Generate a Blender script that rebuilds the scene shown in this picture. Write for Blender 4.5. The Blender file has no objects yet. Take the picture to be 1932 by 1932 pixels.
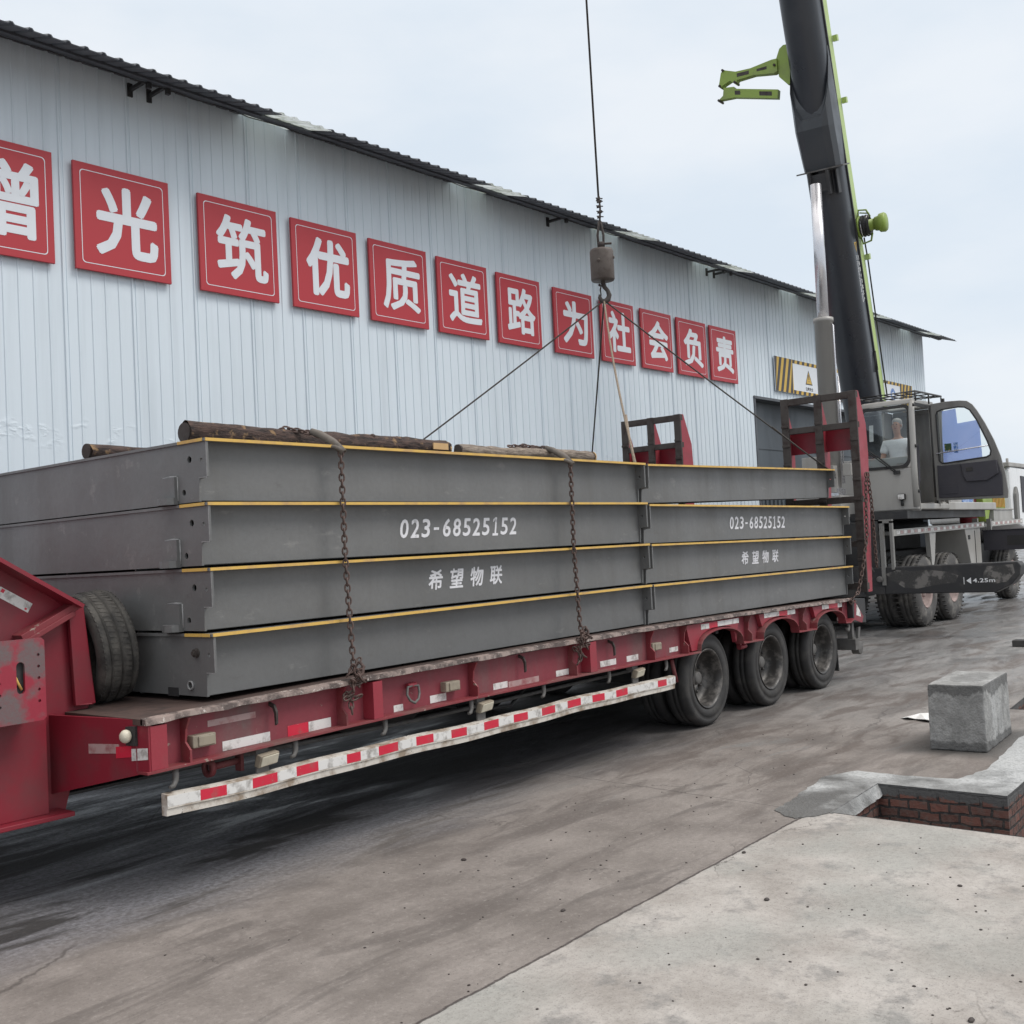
import bpy, bmesh, math, random
from mathutils import Vector as V, Matrix
R = math.radians
random.seed(7)
sc = bpy.context.scene
col = sc.collection

# ------------------------------------------------------------------ camera
cam_d = bpy.data.cameras.new("camera")
cam = bpy.data.objects.new("camera", cam_d); col.objects.link(cam); sc.camera = cam
cam_d.sensor_width = 36; cam_d.lens = 36 * 2037.63 / 1932; cam_d.clip_end = 2000; cam_d.clip_start = .05
CR, CU, CF = V((.62668215, -.77759699, -.05111171)), V((.00348385, -.06279252, .99802052)), V((.77926719, .62561971, .03664192))
cam.matrix_world = Matrix(((CR.x, CU.x, -CF.x, 0), (CR.y, CU.y, -CF.y, 0), (CR.z, CU.z, -CF.z, 1.65), (0, 0, 0, 1)))

# ------------------------------------------------------------------ sky, sun, exposure (overcast)
SUN_AZ, SUN_EL = R(-62), R(52)          # direction towards the sun in the ground plane / height
w = bpy.data.worlds.new("World"); sc.world = w; w.use_nodes = True
nt = w.node_tree; N = nt.nodes; L = nt.links; N.clear()
out = N.new('ShaderNodeOutputWorld')
sky = N.new('ShaderNodeTexSky'); sky.sky_type = 'NISHITA'; sky.sun_disc = False
sky.sun_elevation = SUN_EL; sky.sun_rotation = math.pi / 2 - SUN_AZ; sky.air_density = 1; sky.dust_density = 3
b1 = N.new('ShaderNodeBackground'); b1.inputs[1].default_value = .08; L.new(sky.outputs[0], b1.inputs[0])
tc = N.new('ShaderNodeTexCoord'); mp = N.new('ShaderNodeMapping'); mp.inputs['Scale'].default_value = (1, 1, 2.6)
L.new(tc.outputs['Generated'], mp.inputs[0])
nz = N.new('ShaderNodeTexNoise'); nz.inputs['Scale'].default_value = 2.6; nz.inputs['Detail'].default_value = 6; nz.inputs['Roughness'].default_value = .52
L.new(mp.outputs[0], nz.inputs[0])
rp = N.new('ShaderNodeValToRGB'); e = rp.color_ramp.elements
e[0].position = .38; e[0].color = (.685, .765, .85, 1); e[1].position = .62; e[1].color = (.80, .845, .895, 1)
L.new(nz.outputs[0], rp.inputs[0])
# overcast sky: brighter and whiter towards the zenith
sx = N.new('ShaderNodeSeparateXYZ'); L.new(tc.outputs['Generated'], sx.inputs[0])
mr = N.new('ShaderNodeMapRange'); mr.inputs[1].default_value = .45; mr.inputs[2].default_value = .95; L.new(sx.outputs[2], mr.inputs[0])
mc = N.new('ShaderNodeMix'); mc.data_type = 'RGBA'; L.new(mr.outputs[0], mc.inputs[0]); L.new(rp.outputs[0], mc.inputs[6]); mc.inputs[7].default_value = (1.62, 1.55, 1.48, 1)
b2 = N.new('ShaderNodeBackground'); b2.inputs[1].default_value = 1.0; L.new(mc.outputs[2], b2.inputs[0])
mx = N.new('ShaderNodeMixShader'); mx.inputs[0].default_value = .90
L.new(b1.outputs[0], mx.inputs[1]); L.new(b2.outputs[0], mx.inputs[2]); L.new(mx.outputs[0], out.inputs[0])
sd = bpy.data.lights.new("sun", 'SUN'); sd.energy = 1.5; sd.angle = R(25); sd.color = (1, .97, .93)
so = bpy.data.objects.new("sun", sd); col.objects.link(so)
sv = V((math.cos(SUN_AZ) * math.cos(SUN_EL), math.sin(SUN_AZ) * math.cos(SUN_EL), math.sin(SUN_EL)))
so.rotation_euler = sv.to_track_quat('Z', 'Y').to_euler()
vs = sc.view_settings; vs.view_transform = 'Standard'; vs.look = 'None'; vs.exposure = .18; vs.gamma = 1

# ------------------------------------------------------------------ materials
MATS = {}
class G:
    """small node-graph helper"""
    def __init__(s, name):
        s.m = bpy.data.materials.new(name); s.m.use_nodes = True; s.t = s.m.node_tree
        s.b = s.t.nodes['Principled BSDF']; s.pos = None; MATS[name] = s.m
    def n(s, ty, **k):
        x = s.t.nodes.new(ty)
        for a, v in k.items(): setattr(x, a, v)
        return x
    def set(s, inp, v):
        if hasattr(v, 'node') : s.t.links.new(v, inp)
        else: inp.default_value = v
    def P(s):
        if s.pos is None: s.pos = s.n('ShaderNodeNewGeometry').outputs['Position']
        return s.pos
    def mapv(s, scale=(1, 1, 1), vec=None, rot=(0, 0, 0)):
        x = s.n('ShaderNodeMapping'); s.set(x.inputs[0], vec or s.P()); x.inputs['Scale'].default_value = scale; x.inputs['Rotation'].default_value = rot
        return x.outputs[0]
    def noise(s, scale, detail=5, rough=.55, vec=None, dist=0):
        x = s.n('ShaderNodeTexNoise'); s.set(x.inputs['Vector'], vec or s.P()); x.inputs['Scale'].default_value = scale
        x.inputs['Detail'].default_value = detail; x.inputs['Roughness'].default_value = rough; x.inputs['Distortion'].default_value = dist
        return x.outputs[0]
    def ramp(s, v, a, b, c0=0., c1=1.):
        x = s.n('ShaderNodeMapRange'); x.clamp = True; s.set(x.inputs[0], v)
        for i, q in zip((1, 2, 3, 4), (a, b, c0, c1)): x.inputs[i].default_value = q
        return x.outputs[0]
    def math(s, op, a, b=0., c=0.):
        x = s.n('ShaderNodeMath', operation=op); s.set(x.inputs[0], a); s.set(x.inputs[1], b); s.set(x.inputs[2], c); return x.outputs[0]
    def mix(s, f, a, b, mode='MIX'):
        x = s.n('ShaderNodeMix', data_type='RGBA', blend_type=mode); s.set(x.inputs[0], f)
        for i, v in ((6, a), (7, b)):
            if isinstance(v, tuple) and len(v) == 3: v = (*v, 1)
            s.set(x.inputs[i], v)
        return x.outputs[2]
    def sep(s, vec=None):
        x = s.n('ShaderNodeSeparateXYZ'); s.set(x.inputs[0], vec or s.P()); return x.outputs
    def bump(s, h, strength=.3, dist=.02):
        x = s.n('ShaderNodeBump'); x.inputs['Strength'].default_value = strength; x.inputs['Distance'].default_value = dist
        s.set(x.inputs['Height'], h); s.t.links.new(x.outputs[0], s.b.inputs['Normal'])
    def fin(s, colr, rough=.5, metal=0., spec=.5):
        if isinstance(colr, tuple) and len(colr) == 3: colr = (*colr, 1)
        s.set(s.b.inputs['Base Color'], colr); s.set(s.b.inputs['Roughness'], rough); s.set(s.b.inputs['Metallic'], metal)
        s.b.inputs['Specular IOR Level'].default_value = spec
        return s.m

def painted(name, base, dirt, rough=.5, amount=.5, scale=3., metal=0., fine=.12, streak=False, bump=.06, lo=.48, hi=.68, chips=None, spec=.5):
    """worn paint: broad dirt clouds (vertical streaks if asked), fine speckle, optional chips of bare metal"""
    g = G(name)
    vec = g.mapv((1, 1, .22)) if streak else None
    n1 = g.noise(scale, 6, .6, vec); n2 = g.noise(scale * 17, 3, .6)
    f = g.math('MULTIPLY', g.ramp(n1, lo, hi), amount)
    c = g.mix(f, base, dirt)
    dark = tuple(v * (1 - fine * 2) for v in base); light = tuple(min(1, v * (1 + fine)) for v in base)
    c = g.mix(g.math('MULTIPLY', g.ramp(n2, .35, .65), fine * 2), c, dark)
    if chips:
        n3 = g.noise(scale * 5, 8, .7); c = g.mix(g.ramp(n3, chips[1], chips[1] + .03), c, chips[0])
    r = g.ramp(n1, .3, .7, max(.05, rough - .1), min(1, rough + .15))
    if bump: g.bump(n2, bump, .01)
    return g.fin(c, r, metal, spec)

red_paint = painted("red_paint", (.225, .038, .052), (.145, .105, .10), .55, .9, 1.9, streak=True, chips=((.28, .20, .17), .66), fine=.14)
red_clean = painted("red_clean", (.29, .030, .046), (.16, .07, .07), .5, .4, 4)
red_dirty = painted("red_dirty", (.21, .032, .040), (.15, .115, .10), .6, .75, 2.2, chips=((.30, .24, .20), .62))
gn_red = painted("gooseneck_red", (.225, .016, .03), (.09, .05, .05), .42, .55, 2.4, fine=.08, bump=.03)
plate_red = painted("bracket_red", (.30, .024, .045), (.13, .115, .115), .5, .95, 5, lo=.44, hi=.56)
worn_lip = painted("worn_lip", (.30, .235, .21), (.06, .045, .042), .6, .95, 11, lo=.40, hi=.56, chips=((.55, .50, .46), .60))
deck_rust = painted("deck_rust", (.085, .055, .047), (.03, .022, .02), .65, .9, 6)
rust_dark = painted("rust_dark", (.055, .046, .042), (.03, .017, .015), .75, .9, 9, bump=.2)
chain_rust = painted("chain_rust", (.10, .062, .052), (.035, .028, .026), .65, .9, 30)
white_worn = painted("white_worn", (.66, .62, .56), (.26, .19, .13), .6, .95, 9, lo=.44, hi=.62, chips=((.05, .045, .04), .62))
reflect_white = painted("reflect_white", (.70, .69, .67), (.22, .2, .18), .4, .9, 16, lo=.50, hi=.68, chips=((.10, .09, .085), .66))
reflect_red = painted("reflect_red", (.58, .02, .05), (.30, .10, .09), .4, .8, 14, lo=.54, hi=.7, chips=((.45, .36, .30), .66))
pink_worn = painted("pink_worn", (.42, .29, .28), (.25, .06, .065), .5, .9, 12)
lamp_dirty = painted("lamp_dirty", (.30, .26, .20), (.18, .15, .12), .5, .6, 14)
lens_cream = painted("lens_cream", (.62, .58, .47), (.4, .36, .28), .35, .5, 14)
dusty_rub = painted("dusty_rubber", (.035, .033, .031), (.12, .112, .10), .8, .9, 7, lo=.40, hi=.62, bump=.2)
tyre_rub = painted("tyre_rubber", (.032, .031, .031), (.085, .08, .074), .75, .8, 6, bump=.15)
crane_tyre = painted("crane_tyre_rubber", (.075, .072, .07), (.24, .225, .205), .8, .9, 5, bump=.15)
rim_dark = painted("rim_dark", (.055, .052, .05), (.22, .205, .19), .42, .8, 12, metal=.3)
rim_pink = painted("rim_pink", (.36, .27, .25), (.17, .13, .12), .6, .8, 5)
hub_grey = painted("hub_grey", (.13, .125, .12), (.06, .055, .05), .6, .8, 8)
black_steel = painted("black_steel", (.028, .028, .03), (.075, .07, .065), .55, .7, 4)
rubber = painted("rubber", (.026, .026, .027), (.06, .055, .05), .7, .7, 6)
g = G("deck_grey")                                                       # rolled plate: slight buckling, faint runs, dust and scuffs
n1 = g.noise(1.1, 4, .5); n2 = g.noise(40, 4, .6); n3 = g.noise(3, 6, .6, g.mapv((1, 1, .12))); n4 = g.noise(7, 8, .7, g.mapv((.35, 1, 1)))
c = g.mix(g.ramp(n1, .35, .65), (.132, .134, .134), (.160, .161, .160)); c = g.mix(g.ramp(n3, .50, .68, 0, .45), c, (.115, .112, .106))
c = g.mix(g.ramp(n4, .60, .68, 0, .5), c, (.26, .255, .245)); c = g.mix(g.ramp(n4, .30, .36, .5, 0), c, (.10, .095, .09))
c = g.mix(g.ramp(n2, .42, .62, 0, .18), c, (.10, .10, .10)); g.bump(g.math('ADD', g.math('MULTIPLY', n1, 1.0), g.math('MULTIPLY', n2, .03)), .55, .06)
deck_grey = g.fin(c, g.ramp(n3, .3, .7, .38, .58), 0, .5)
weld_pale = painted("weld_pale", (.30, .30, .30), (.16, .16, .16), .5, .8, 20)
yellow_edge = painted("yellow_edge", (.66, .42, .10), (.42, .26, .13), .5, .8, 8)
stencil = painted("stencil_white", (.74, .74, .77), (.30, .30, .32), .6, .8, 26, lo=.56, hi=.72)
crane_grey = painted("crane_grey", (.36, .35, .33), (.26, .25, .23), .42, .7, 2.5, fine=.06, streak=True)
crane_grey_dk = painted("crane_grey_dark", (.20, .195, .185), (.09, .085, .08), .5, .8, 3, streak=True)
boom_paint = painted("boom_charcoal", (.026, .029, .036), (.04, .042, .047), .32, .6, 1.2, fine=.04, bump=.02)
boom_paint2 = painted("boom_collar_grey", (.045, .05, .057), (.06, .062, .066), .4, .6, 2, fine=.05, bump=.02)
lime = painted("lime_green", (.24, .34, .055), (.20, .24, .10), .45, .6, 3, fine=.08)
lime_pale = painted("lime_pale", (.40, .52, .17), (.36, .44, .22), .4, .6, 2.5, fine=.06)
chrome = painted("chrome_rod", (.62, .62, .65), (.48, .46, .47), .22, .5, 3, metal=.75, fine=.03, bump=0)
door_dark = painted("door_lining", (.042, .040, .050), (.065, .062, .068), .6, .6, 3)
white_paint = painted("white_paint", (.80, .81, .82), (.55, .55, .55), .4, .6, 3, streak=True)
sling_dark = painted("sling_steel", (.035, .03, .026), (.07, .055, .04), .6, .8, 30)
rope_tan = painted("rope_tan", (.25, .20, .15), (.13, .10, .075), .8, .8, 40)
block_rust = painted("hook_block_rust", (.085, .068, .058), (.05, .035, .03), .6, .9, 10, bump=.2)
sleeve = painted("sleeve_canvas", (.15, .13, .112), (.08, .07, .06), .75, .8, 14)
sign_red = painted("sign_red", (.42, .026, .036), (.37, .035, .047), .45, .5, 1.5, fine=.03, bump=0)
sign_white = painted("sign_white", (.70, .73, .77), (.64, .67, .7), .5, .4, 3, fine=.02, bump=0)
haz_yellow = painted("hazard_yellow", (.62, .40, .07), (.5, .33, .08), .5, .5, 3, bump=0)
haz_black = painted("hazard_black", (.045, .04, .045), (.07, .065, .06), .5, .5, 3, bump=0)
roof_dark = painted("roof_dark", (.085, .092, .105), (.055, .058, .065), .5, .7, 2, streak=False)
g = G("skylight_sheet"); n1 = g.noise(2.2, 5, .6, g.mapv((3, 3, .4))); tl = g.n('ShaderNodeBsdfTranslucent'); g.set(tl.inputs[0], g.mix(g.ramp(n1, .4, .65), (.80, .83, .83), (.5, .53, .48)))
df = g.n('ShaderNodeBsdfDiffuse'); df.inputs[0].default_value = (.7, .72, .72, 1); ms_ = g.n('ShaderNodeMixShader'); ms_.inputs[0].default_value = .3
g.t.links.new(tl.outputs[0], ms_.inputs[1]); g.t.links.new(df.outputs[0], ms_.inputs[2]); g.t.links.new(ms_.outputs[0], g.t.nodes['Material Output'].inputs[0]); skylight_m = g.m
door_panel = painted("shed_door_panel", (.060, .073, .086), (.045, .05, .058), .5, .6, 1.5, streak=True, bump=0)
cloth_white = painted("cloth_white", (.85, .86, .88), (.6, .62, .66), .8, .5, 10, bump=.05)
skin_m = painted("skin", (.40, .22, .15), (.34, .17, .12), .5, .4, 12, bump=0)
hair_m = painted("grey_hair", (.34, .33, .32), (.2, .19, .18), .6, .8, 40, bump=.2)
def translucent(name, c1, c2, share):
    g = G(name); n1 = g.noise(2.2, 4, .5); tl = g.n('ShaderNodeBsdfTranslucent'); g.set(tl.inputs[0], g.mix(g.ramp(n1, .4, .65), c1, c2))
    df = g.n('ShaderNodeBsdfDiffuse'); g.set(df.inputs[0], g.mix(g.ramp(n1, .4, .65), c1, c2)); ms_ = g.n('ShaderNodeMixShader'); ms_.inputs[0].default_value = share
    g.t.links.new(tl.outputs[0], ms_.inputs[1]); g.t.links.new(df.outputs[0], ms_.inputs[2]); g.t.links.new(ms_.outputs[0], g.t.nodes['Material Output'].inputs[0]); return g.m
blue_film = translucent("blue_film", (.38, .50, .88), (.44, .54, .90), .45)
trouser = painted("trouser_dark", (.03, .032, .045), (.05, .05, .06), .8, .5, 10)
paper_m = painted("paper_white", (.75, .75, .74), (.5, .48, .45), .8, .5, 10, bump=0)
pic_blue = painted("sticker_blue", (.05, .15, .42), (.35, .45, .65), .4, .9, 18, lo=.5, hi=.55, bump=0)
pic_green = painted("sticker_green", (.02, .06, .02), (.30, .22, .03), .4, .9, 22, lo=.55, hi=.6, bump=0)
orange_m = painted("orange_mark", (.55, .22, .03), (.4, .16, .05), .5, .5, 9, bump=0)

def mk_glass(name, tint, alpha, rough=.02):
    g = G(name); t = g.t
    tr = g.n('ShaderNodeBsdfTransparent'); tr.inputs[0].default_value = (*tint, 1)
    gl = g.n('ShaderNodeBsdfGlossy'); gl.inputs['Roughness'].default_value = rough; gl.inputs[0].default_value = (.9, .95, 1, 1)
    fr = g.n('ShaderNodeFresnel'); fr.inputs[0].default_value = 1.5
    f = g.math('ADD', g.math('MULTIPLY', fr.outputs[0], .9), alpha)
    mxs = g.n('ShaderNodeMixShader'); g.set(mxs.inputs[0], f); t.links.new(tr.outputs[0], mxs.inputs[1]); t.links.new(gl.outputs[0], mxs.inputs[2])
    t.links.new(mxs.outputs[0], t.nodes['Material Output'].inputs[0]); return g.m
glass = mk_glass("windscreen_glass", (.90, .94, .93), .03)

# corrugated wall sheet: pale blue-grey paint, vertical rain streaks, light dirt, little dents near the fixings
g = G("wall_sheet")
st = g.noise(5, 5, .6, g.mapv((1, 1, .05))); cl = g.noise(.5, 4, .5); sp = g.noise(9, 3, .5, g.mapv((1, 1, 1.8)))
z = g.sep()[2]
c = g.mix(g.ramp(st, .5, .72, 0, .35), (.66, .73, .785), (.46, .515, .56))
c = g.mix(g.ramp(cl, .45, .7, 0, .18), c, (.50, .55, .58))
row = g.math('MULTIPLY', g.ramp(z, 2.95, 3.12), g.ramp(z, 3.28, 3.42, 1, 0))
h = g.math('MULTIPLY', g.math('MULTIPLY', g.ramp(g.noise(3.2, 2, .4), .54, .62), g.ramp(sp, .45, .7)), row)
g.bump(g.math('ADD', h, g.math('MULTIPLY', cl, .25)), .35, .02)
wall_m = g.fin(c, .42, 0, .4)
# bark
g = G("bark_dark")
vv = g.mapv((6, 26, 26)); n1 = g.noise(2.2, 7, .65, vv); n2 = g.noise(14, 4, .6)
c = g.mix(g.ramp(n1, .38, .62), (.018, .012, .011), (.085, .052, .042)); c = g.mix(g.ramp(n2, .56, .66, 0, .85), c, (.27, .17, .085))
g.bump(n1, .9, .02); bark = g.fin(c, .85)
g = G("bark_pale")
vv = g.mapv((6, 26, 26)); n1 = g.noise(2.2, 7, .65, vv)
c = g.mix(g.ramp(n1, .35, .65), (.11, .085, .068), (.30, .25, .205)); g.bump(n1, .8, .02); bark_pale = g.fin(c, .85)
g = G("cut_wood"); n1 = g.noise(20, 5, .6); g.fin(g.mix(n1, (.46, .27, .12), (.62, .43, .22)), .8)
cut_wood = MATS["cut_wood"]
# cast concrete (block)
g = G("cast_concrete")
n1 = g.noise(7, 7, .65); n2 = g.noise(60, 4, .6); n3 = g.noise(4, 5, .6, g.mapv((1.6, 1.6, .3))); z = g.sep()[2]
c = g.mix(g.ramp(n1, .35, .68), (.20, .20, .195), (.36, .36, .353)); c = g.mix(g.ramp(n3, .5, .66, 0, .6), c, (.46, .465, .465))
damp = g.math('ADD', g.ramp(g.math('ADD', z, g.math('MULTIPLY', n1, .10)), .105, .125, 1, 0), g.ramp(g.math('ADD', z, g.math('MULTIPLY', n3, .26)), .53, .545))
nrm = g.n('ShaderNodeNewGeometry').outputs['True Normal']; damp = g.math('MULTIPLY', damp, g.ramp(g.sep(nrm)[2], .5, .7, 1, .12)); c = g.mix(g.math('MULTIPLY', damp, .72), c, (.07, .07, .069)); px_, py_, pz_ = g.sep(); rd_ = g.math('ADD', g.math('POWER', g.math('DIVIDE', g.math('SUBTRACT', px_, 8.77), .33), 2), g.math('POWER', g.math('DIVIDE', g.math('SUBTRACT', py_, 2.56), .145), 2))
c = g.mix(g.math('MULTIPLY', g.ramp(g.math('ADD', rd_, g.math('MULTIPLY', n1, .6)), 1.0, 1.25, .55, 0), g.ramp(g.sep(nrm)[2], .5, .7)), c, (.16, .16, .158))
c = g.mix(g.ramp(n2, .6, .75, 0, .5), c, (.12, .12, .118))
g.bump(g.math('ADD', n2, n1), .8, .014); block_m = g.fin(c, .8)
# mortar apron
g = G("mortar")
n1 = g.noise(2.6, 7, .6); n2 = g.noise(45, 5, .65); x, y, z = g.sep()
c = g.mix(g.ramp(g.math('ADD', n1, g.ramp(x, 6.1, 7.6, -.16, .16)), .40, .66), (.12, .119, .115), (.44, .45, .45))
c = g.mix(g.ramp(n2, .5, .64, 0, .5), c, (.13, .13, .13)); g.bump(g.math('ADD', n2, n1), .6, .02)
mortar_m = g.fin(c, g.ramp(n1, .4, .7, .35, .75))
# brick lining
g = G("pit_brick")
x, y, z = g.sep(); cb = g.n('ShaderNodeCombineXYZ'); g.set(cb.inputs[0], g.math('ADD', x, y)); g.set(cb.inputs[1], z)
wob = g.noise(9, 3, .5); nv = g.n('ShaderNodeVectorMath', operation='MULTIPLY_ADD'); g.set(nv.inputs[0], wob); nv.inputs[1].default_value = (.035, .035, 0); g.set(nv.inputs[2], cb.outputs[0])
bt = g.n('ShaderNodeTexBrick'); g.set(bt.inputs['Vector'], nv.outputs[0]); bt.inputs['Scale'].default_value = 1
bt.inputs['Brick Width'].default_value = .13; bt.inputs['Row Height'].default_value = .062; bt.inputs['Mortar Size'].default_value = .0085; bt.inputs['Mortar Smooth'].default_value = .3; bt.inputs['Bias'].default_value = -.1
bt.inputs['Color1'].default_value = (.20, .088, .068, 1); bt.inputs['Color2'].default_value = (.105, .056, .047, 1); bt.inputs['Mortar'].default_value = (.035, .033, .033, 1)
n1 = g.noise(22, 6, .65); c = g.mix(g.ramp(n1, .46, .68, 0, .7), bt.outputs[0], (.13, .11, .10))
band = g.ramp(g.math('ADD', z, g.math('MULTIPLY', g.noise(11, 4, .6), .10)), -.012, -.002); c = g.mix(band, c, (.10, .10, .10))
g.bump(g.math('SUBTRACT', n1, g.math('MULTIPLY', bt.outputs[1], 1.2)), .8, .015); brick_m = g.fin(c, .85)

# the yard: old concrete, damp stains and painted trailer shade drawn out along the drive, wet sheen in the low spots, paler newer slab by the pit
g = G("yard_concrete")
x, y, z = g.sep()
st = g.noise(.9, 9, .64, g.mapv((.75, 2.0, 1)), .5); big = g.noise(.35, 5, .55); mid = g.noise(2.2, 7, .62); fine = g.noise(34, 6, .7); grit = g.noise(110, 3, .6)
c = g.mix(g.ramp(mid, .38, .64), (.160, .141, .128), (.248, .222, .204)); c = g.mix(g.ramp(big, .46, .60, 0, .55), c, (.275, .248, .228))
sm = g.noise(1.6, 7, .62, g.mapv((.55, 2.3, 1)), .9); c = g.mix(g.ramp(sm, .53, .62, 0, .6), c, (.100, .087, .080))
c = g.mix(g.ramp(st, .50, .64, 0, .65), c, (.115, .098, .089))
grey = g.ramp(g.math('ADD', x, g.math('MULTIPLY', big, 6)), 11, 17, 0, .9)
c = g.mix(grey, c, g.mix(g.ramp(st, .42, .62), (.27, .268, .265), (.14, .138, .136)))
w1 = g.noise(1.3, 8, .62, g.mapv((.7, 2.2, 1)), .8); near = g.math('MULTIPLY', g.ramp(x, 5.2, 7.5), g.ramp(y, 2.6, 3.0, .6, 1))
c = g.mix(g.math('MULTIPLY', near, g.ramp(w1, .50, .60, 0, .7)), c, (.098, .078, .068)); c = g.mix(g.math('MULTIPLY', near, g.ramp(w1, .30, .42, .75, 0)), c, (.185, .188, .185))
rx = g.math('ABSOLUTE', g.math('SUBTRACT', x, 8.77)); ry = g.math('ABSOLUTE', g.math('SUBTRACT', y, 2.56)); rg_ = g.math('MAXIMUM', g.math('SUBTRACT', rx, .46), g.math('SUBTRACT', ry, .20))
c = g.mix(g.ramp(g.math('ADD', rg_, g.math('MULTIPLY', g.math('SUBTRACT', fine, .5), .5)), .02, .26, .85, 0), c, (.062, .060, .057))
# drive under the trailer: damp, tyre marks, plus trailer shade and bluish sheen painted in
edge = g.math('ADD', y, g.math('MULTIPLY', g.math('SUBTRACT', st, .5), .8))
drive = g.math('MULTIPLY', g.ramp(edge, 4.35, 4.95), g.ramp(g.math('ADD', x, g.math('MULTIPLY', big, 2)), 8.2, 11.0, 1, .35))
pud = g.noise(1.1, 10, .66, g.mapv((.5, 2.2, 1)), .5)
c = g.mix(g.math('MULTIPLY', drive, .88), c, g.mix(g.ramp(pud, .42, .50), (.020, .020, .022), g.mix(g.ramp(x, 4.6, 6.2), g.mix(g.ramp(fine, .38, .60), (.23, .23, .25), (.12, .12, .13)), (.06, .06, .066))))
# pale slab
sl = g.math('MULTIPLY', g.ramp(g.math('ADD', y, g.math('MULTIPLY', g.noise(6, 8, .7), .045)), 2.795, 2.782), g.ramp(x, 6.6, 7.2, 1, 0))
pale = g.mix(g.ramp(mid, .38, .62), (.285, .262, .240), (.42, .395, .37)); pale = g.mix(g.ramp(g.noise(4.5, 7, .68), .52, .66, 0, .8), pale, (.19, .185, .178))
pale = g.mix(g.ramp(g.noise(1.2, 4, .5), .47, .62, 0, .6), pale, (.31, .315, .295))
c = g.mix(sl, c, pale)
joint = g.math('ABSOLUTE', g.math('SUBTRACT', g.math('ADD', y, g.math('MULTIPLY', g.noise(6, 8, .7), .045)), 2.79))
jm = g.math('MULTIPLY', g.ramp(joint, .003, .009, 1, 0), g.ramp(x, 6.1, 6.3, 1, 0))
c = g.mix(g.math('MULTIPLY', jm, .85), c, (.035, .025, .024))
cl_ = g.math('ABSOLUTE', g.math('ADD', g.math('SUBTRACT', x, 5.905), g.math('ADD', g.math('MULTIPLY', y, -.108), g.math('MULTIPLY', g.noise(4, 6, .6), .06))))
c = g.mix(g.math('MULTIPLY', g.ramp(cl_, .002, .008, .7, 0), g.ramp(y, 2.85, 2.9)), c, (.05, .043, .04))
cr_ = g.n('ShaderNodeTexVoronoi', feature='DISTANCE_TO_EDGE'); nv3 = g.n('ShaderNodeVectorMath', operation='MULTIPLY_ADD'); g.set(nv3.inputs[0], g.noise(2.5, 6, .65)); nv3.inputs[1].default_value = (.5, .5, 0); g.set(nv3.inputs[2], g.P()); g.set(cr_.inputs['Vector'], nv3.outputs[0]); cr_.inputs['Scale'].default_value = .55
c = g.mix(g.math('MULTIPLY', g.ramp(cr_.outputs[0], .0008, .0030, .65, 0), g.ramp(g.noise(.7, 3, .5), .50, .56)), c, (.06, .052, .048))
c = g.mix(g.ramp(fine, .50, .70, 0, .34), c, (.105, .095, .088)); c = g.mix(g.math('MULTIPLY', g.ramp(fine, .28, .45, .26, 0), g.math('SUBTRACT', 1, g.math('MULTIPLY', drive, .9))), c, (.50, .47, .44))
c = g.mix(g.ramp(grit, .58, .68, 0, .5), c, (.085, .075, .069)); c = g.mix(g.math('MULTIPLY', g.ramp(g.noise(16, 5, .7), .60, .70, 0, .75), g.ramp(g.noise(.9, 3, .5), .5, .6)), c, (.075, .066, .06))
wet = g.ramp(g.math('ADD', pud, g.ramp(x, 9, 16, 0, .10)), .50, .62)
r = g.math('SUBTRACT', .82, g.math('MULTIPLY', wet, g.math('MAXIMUM', g.math('MULTIPLY', drive, .5), g.ramp(x, 8, 15, .12, .52))))
g.bump(g.math('ADD', g.math('MULTIPLY', fine, .5), g.math('ADD', g.math('MULTIPLY', grit, .25), g.math('ADD', g.math('MULTIPLY', jm, -2), g.math('MULTIPLY', g.math('MULTIPLY', pud, drive), 3.0)))), .6, .014)
yard_m = g.fin(c, r, 0, .45)

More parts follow.
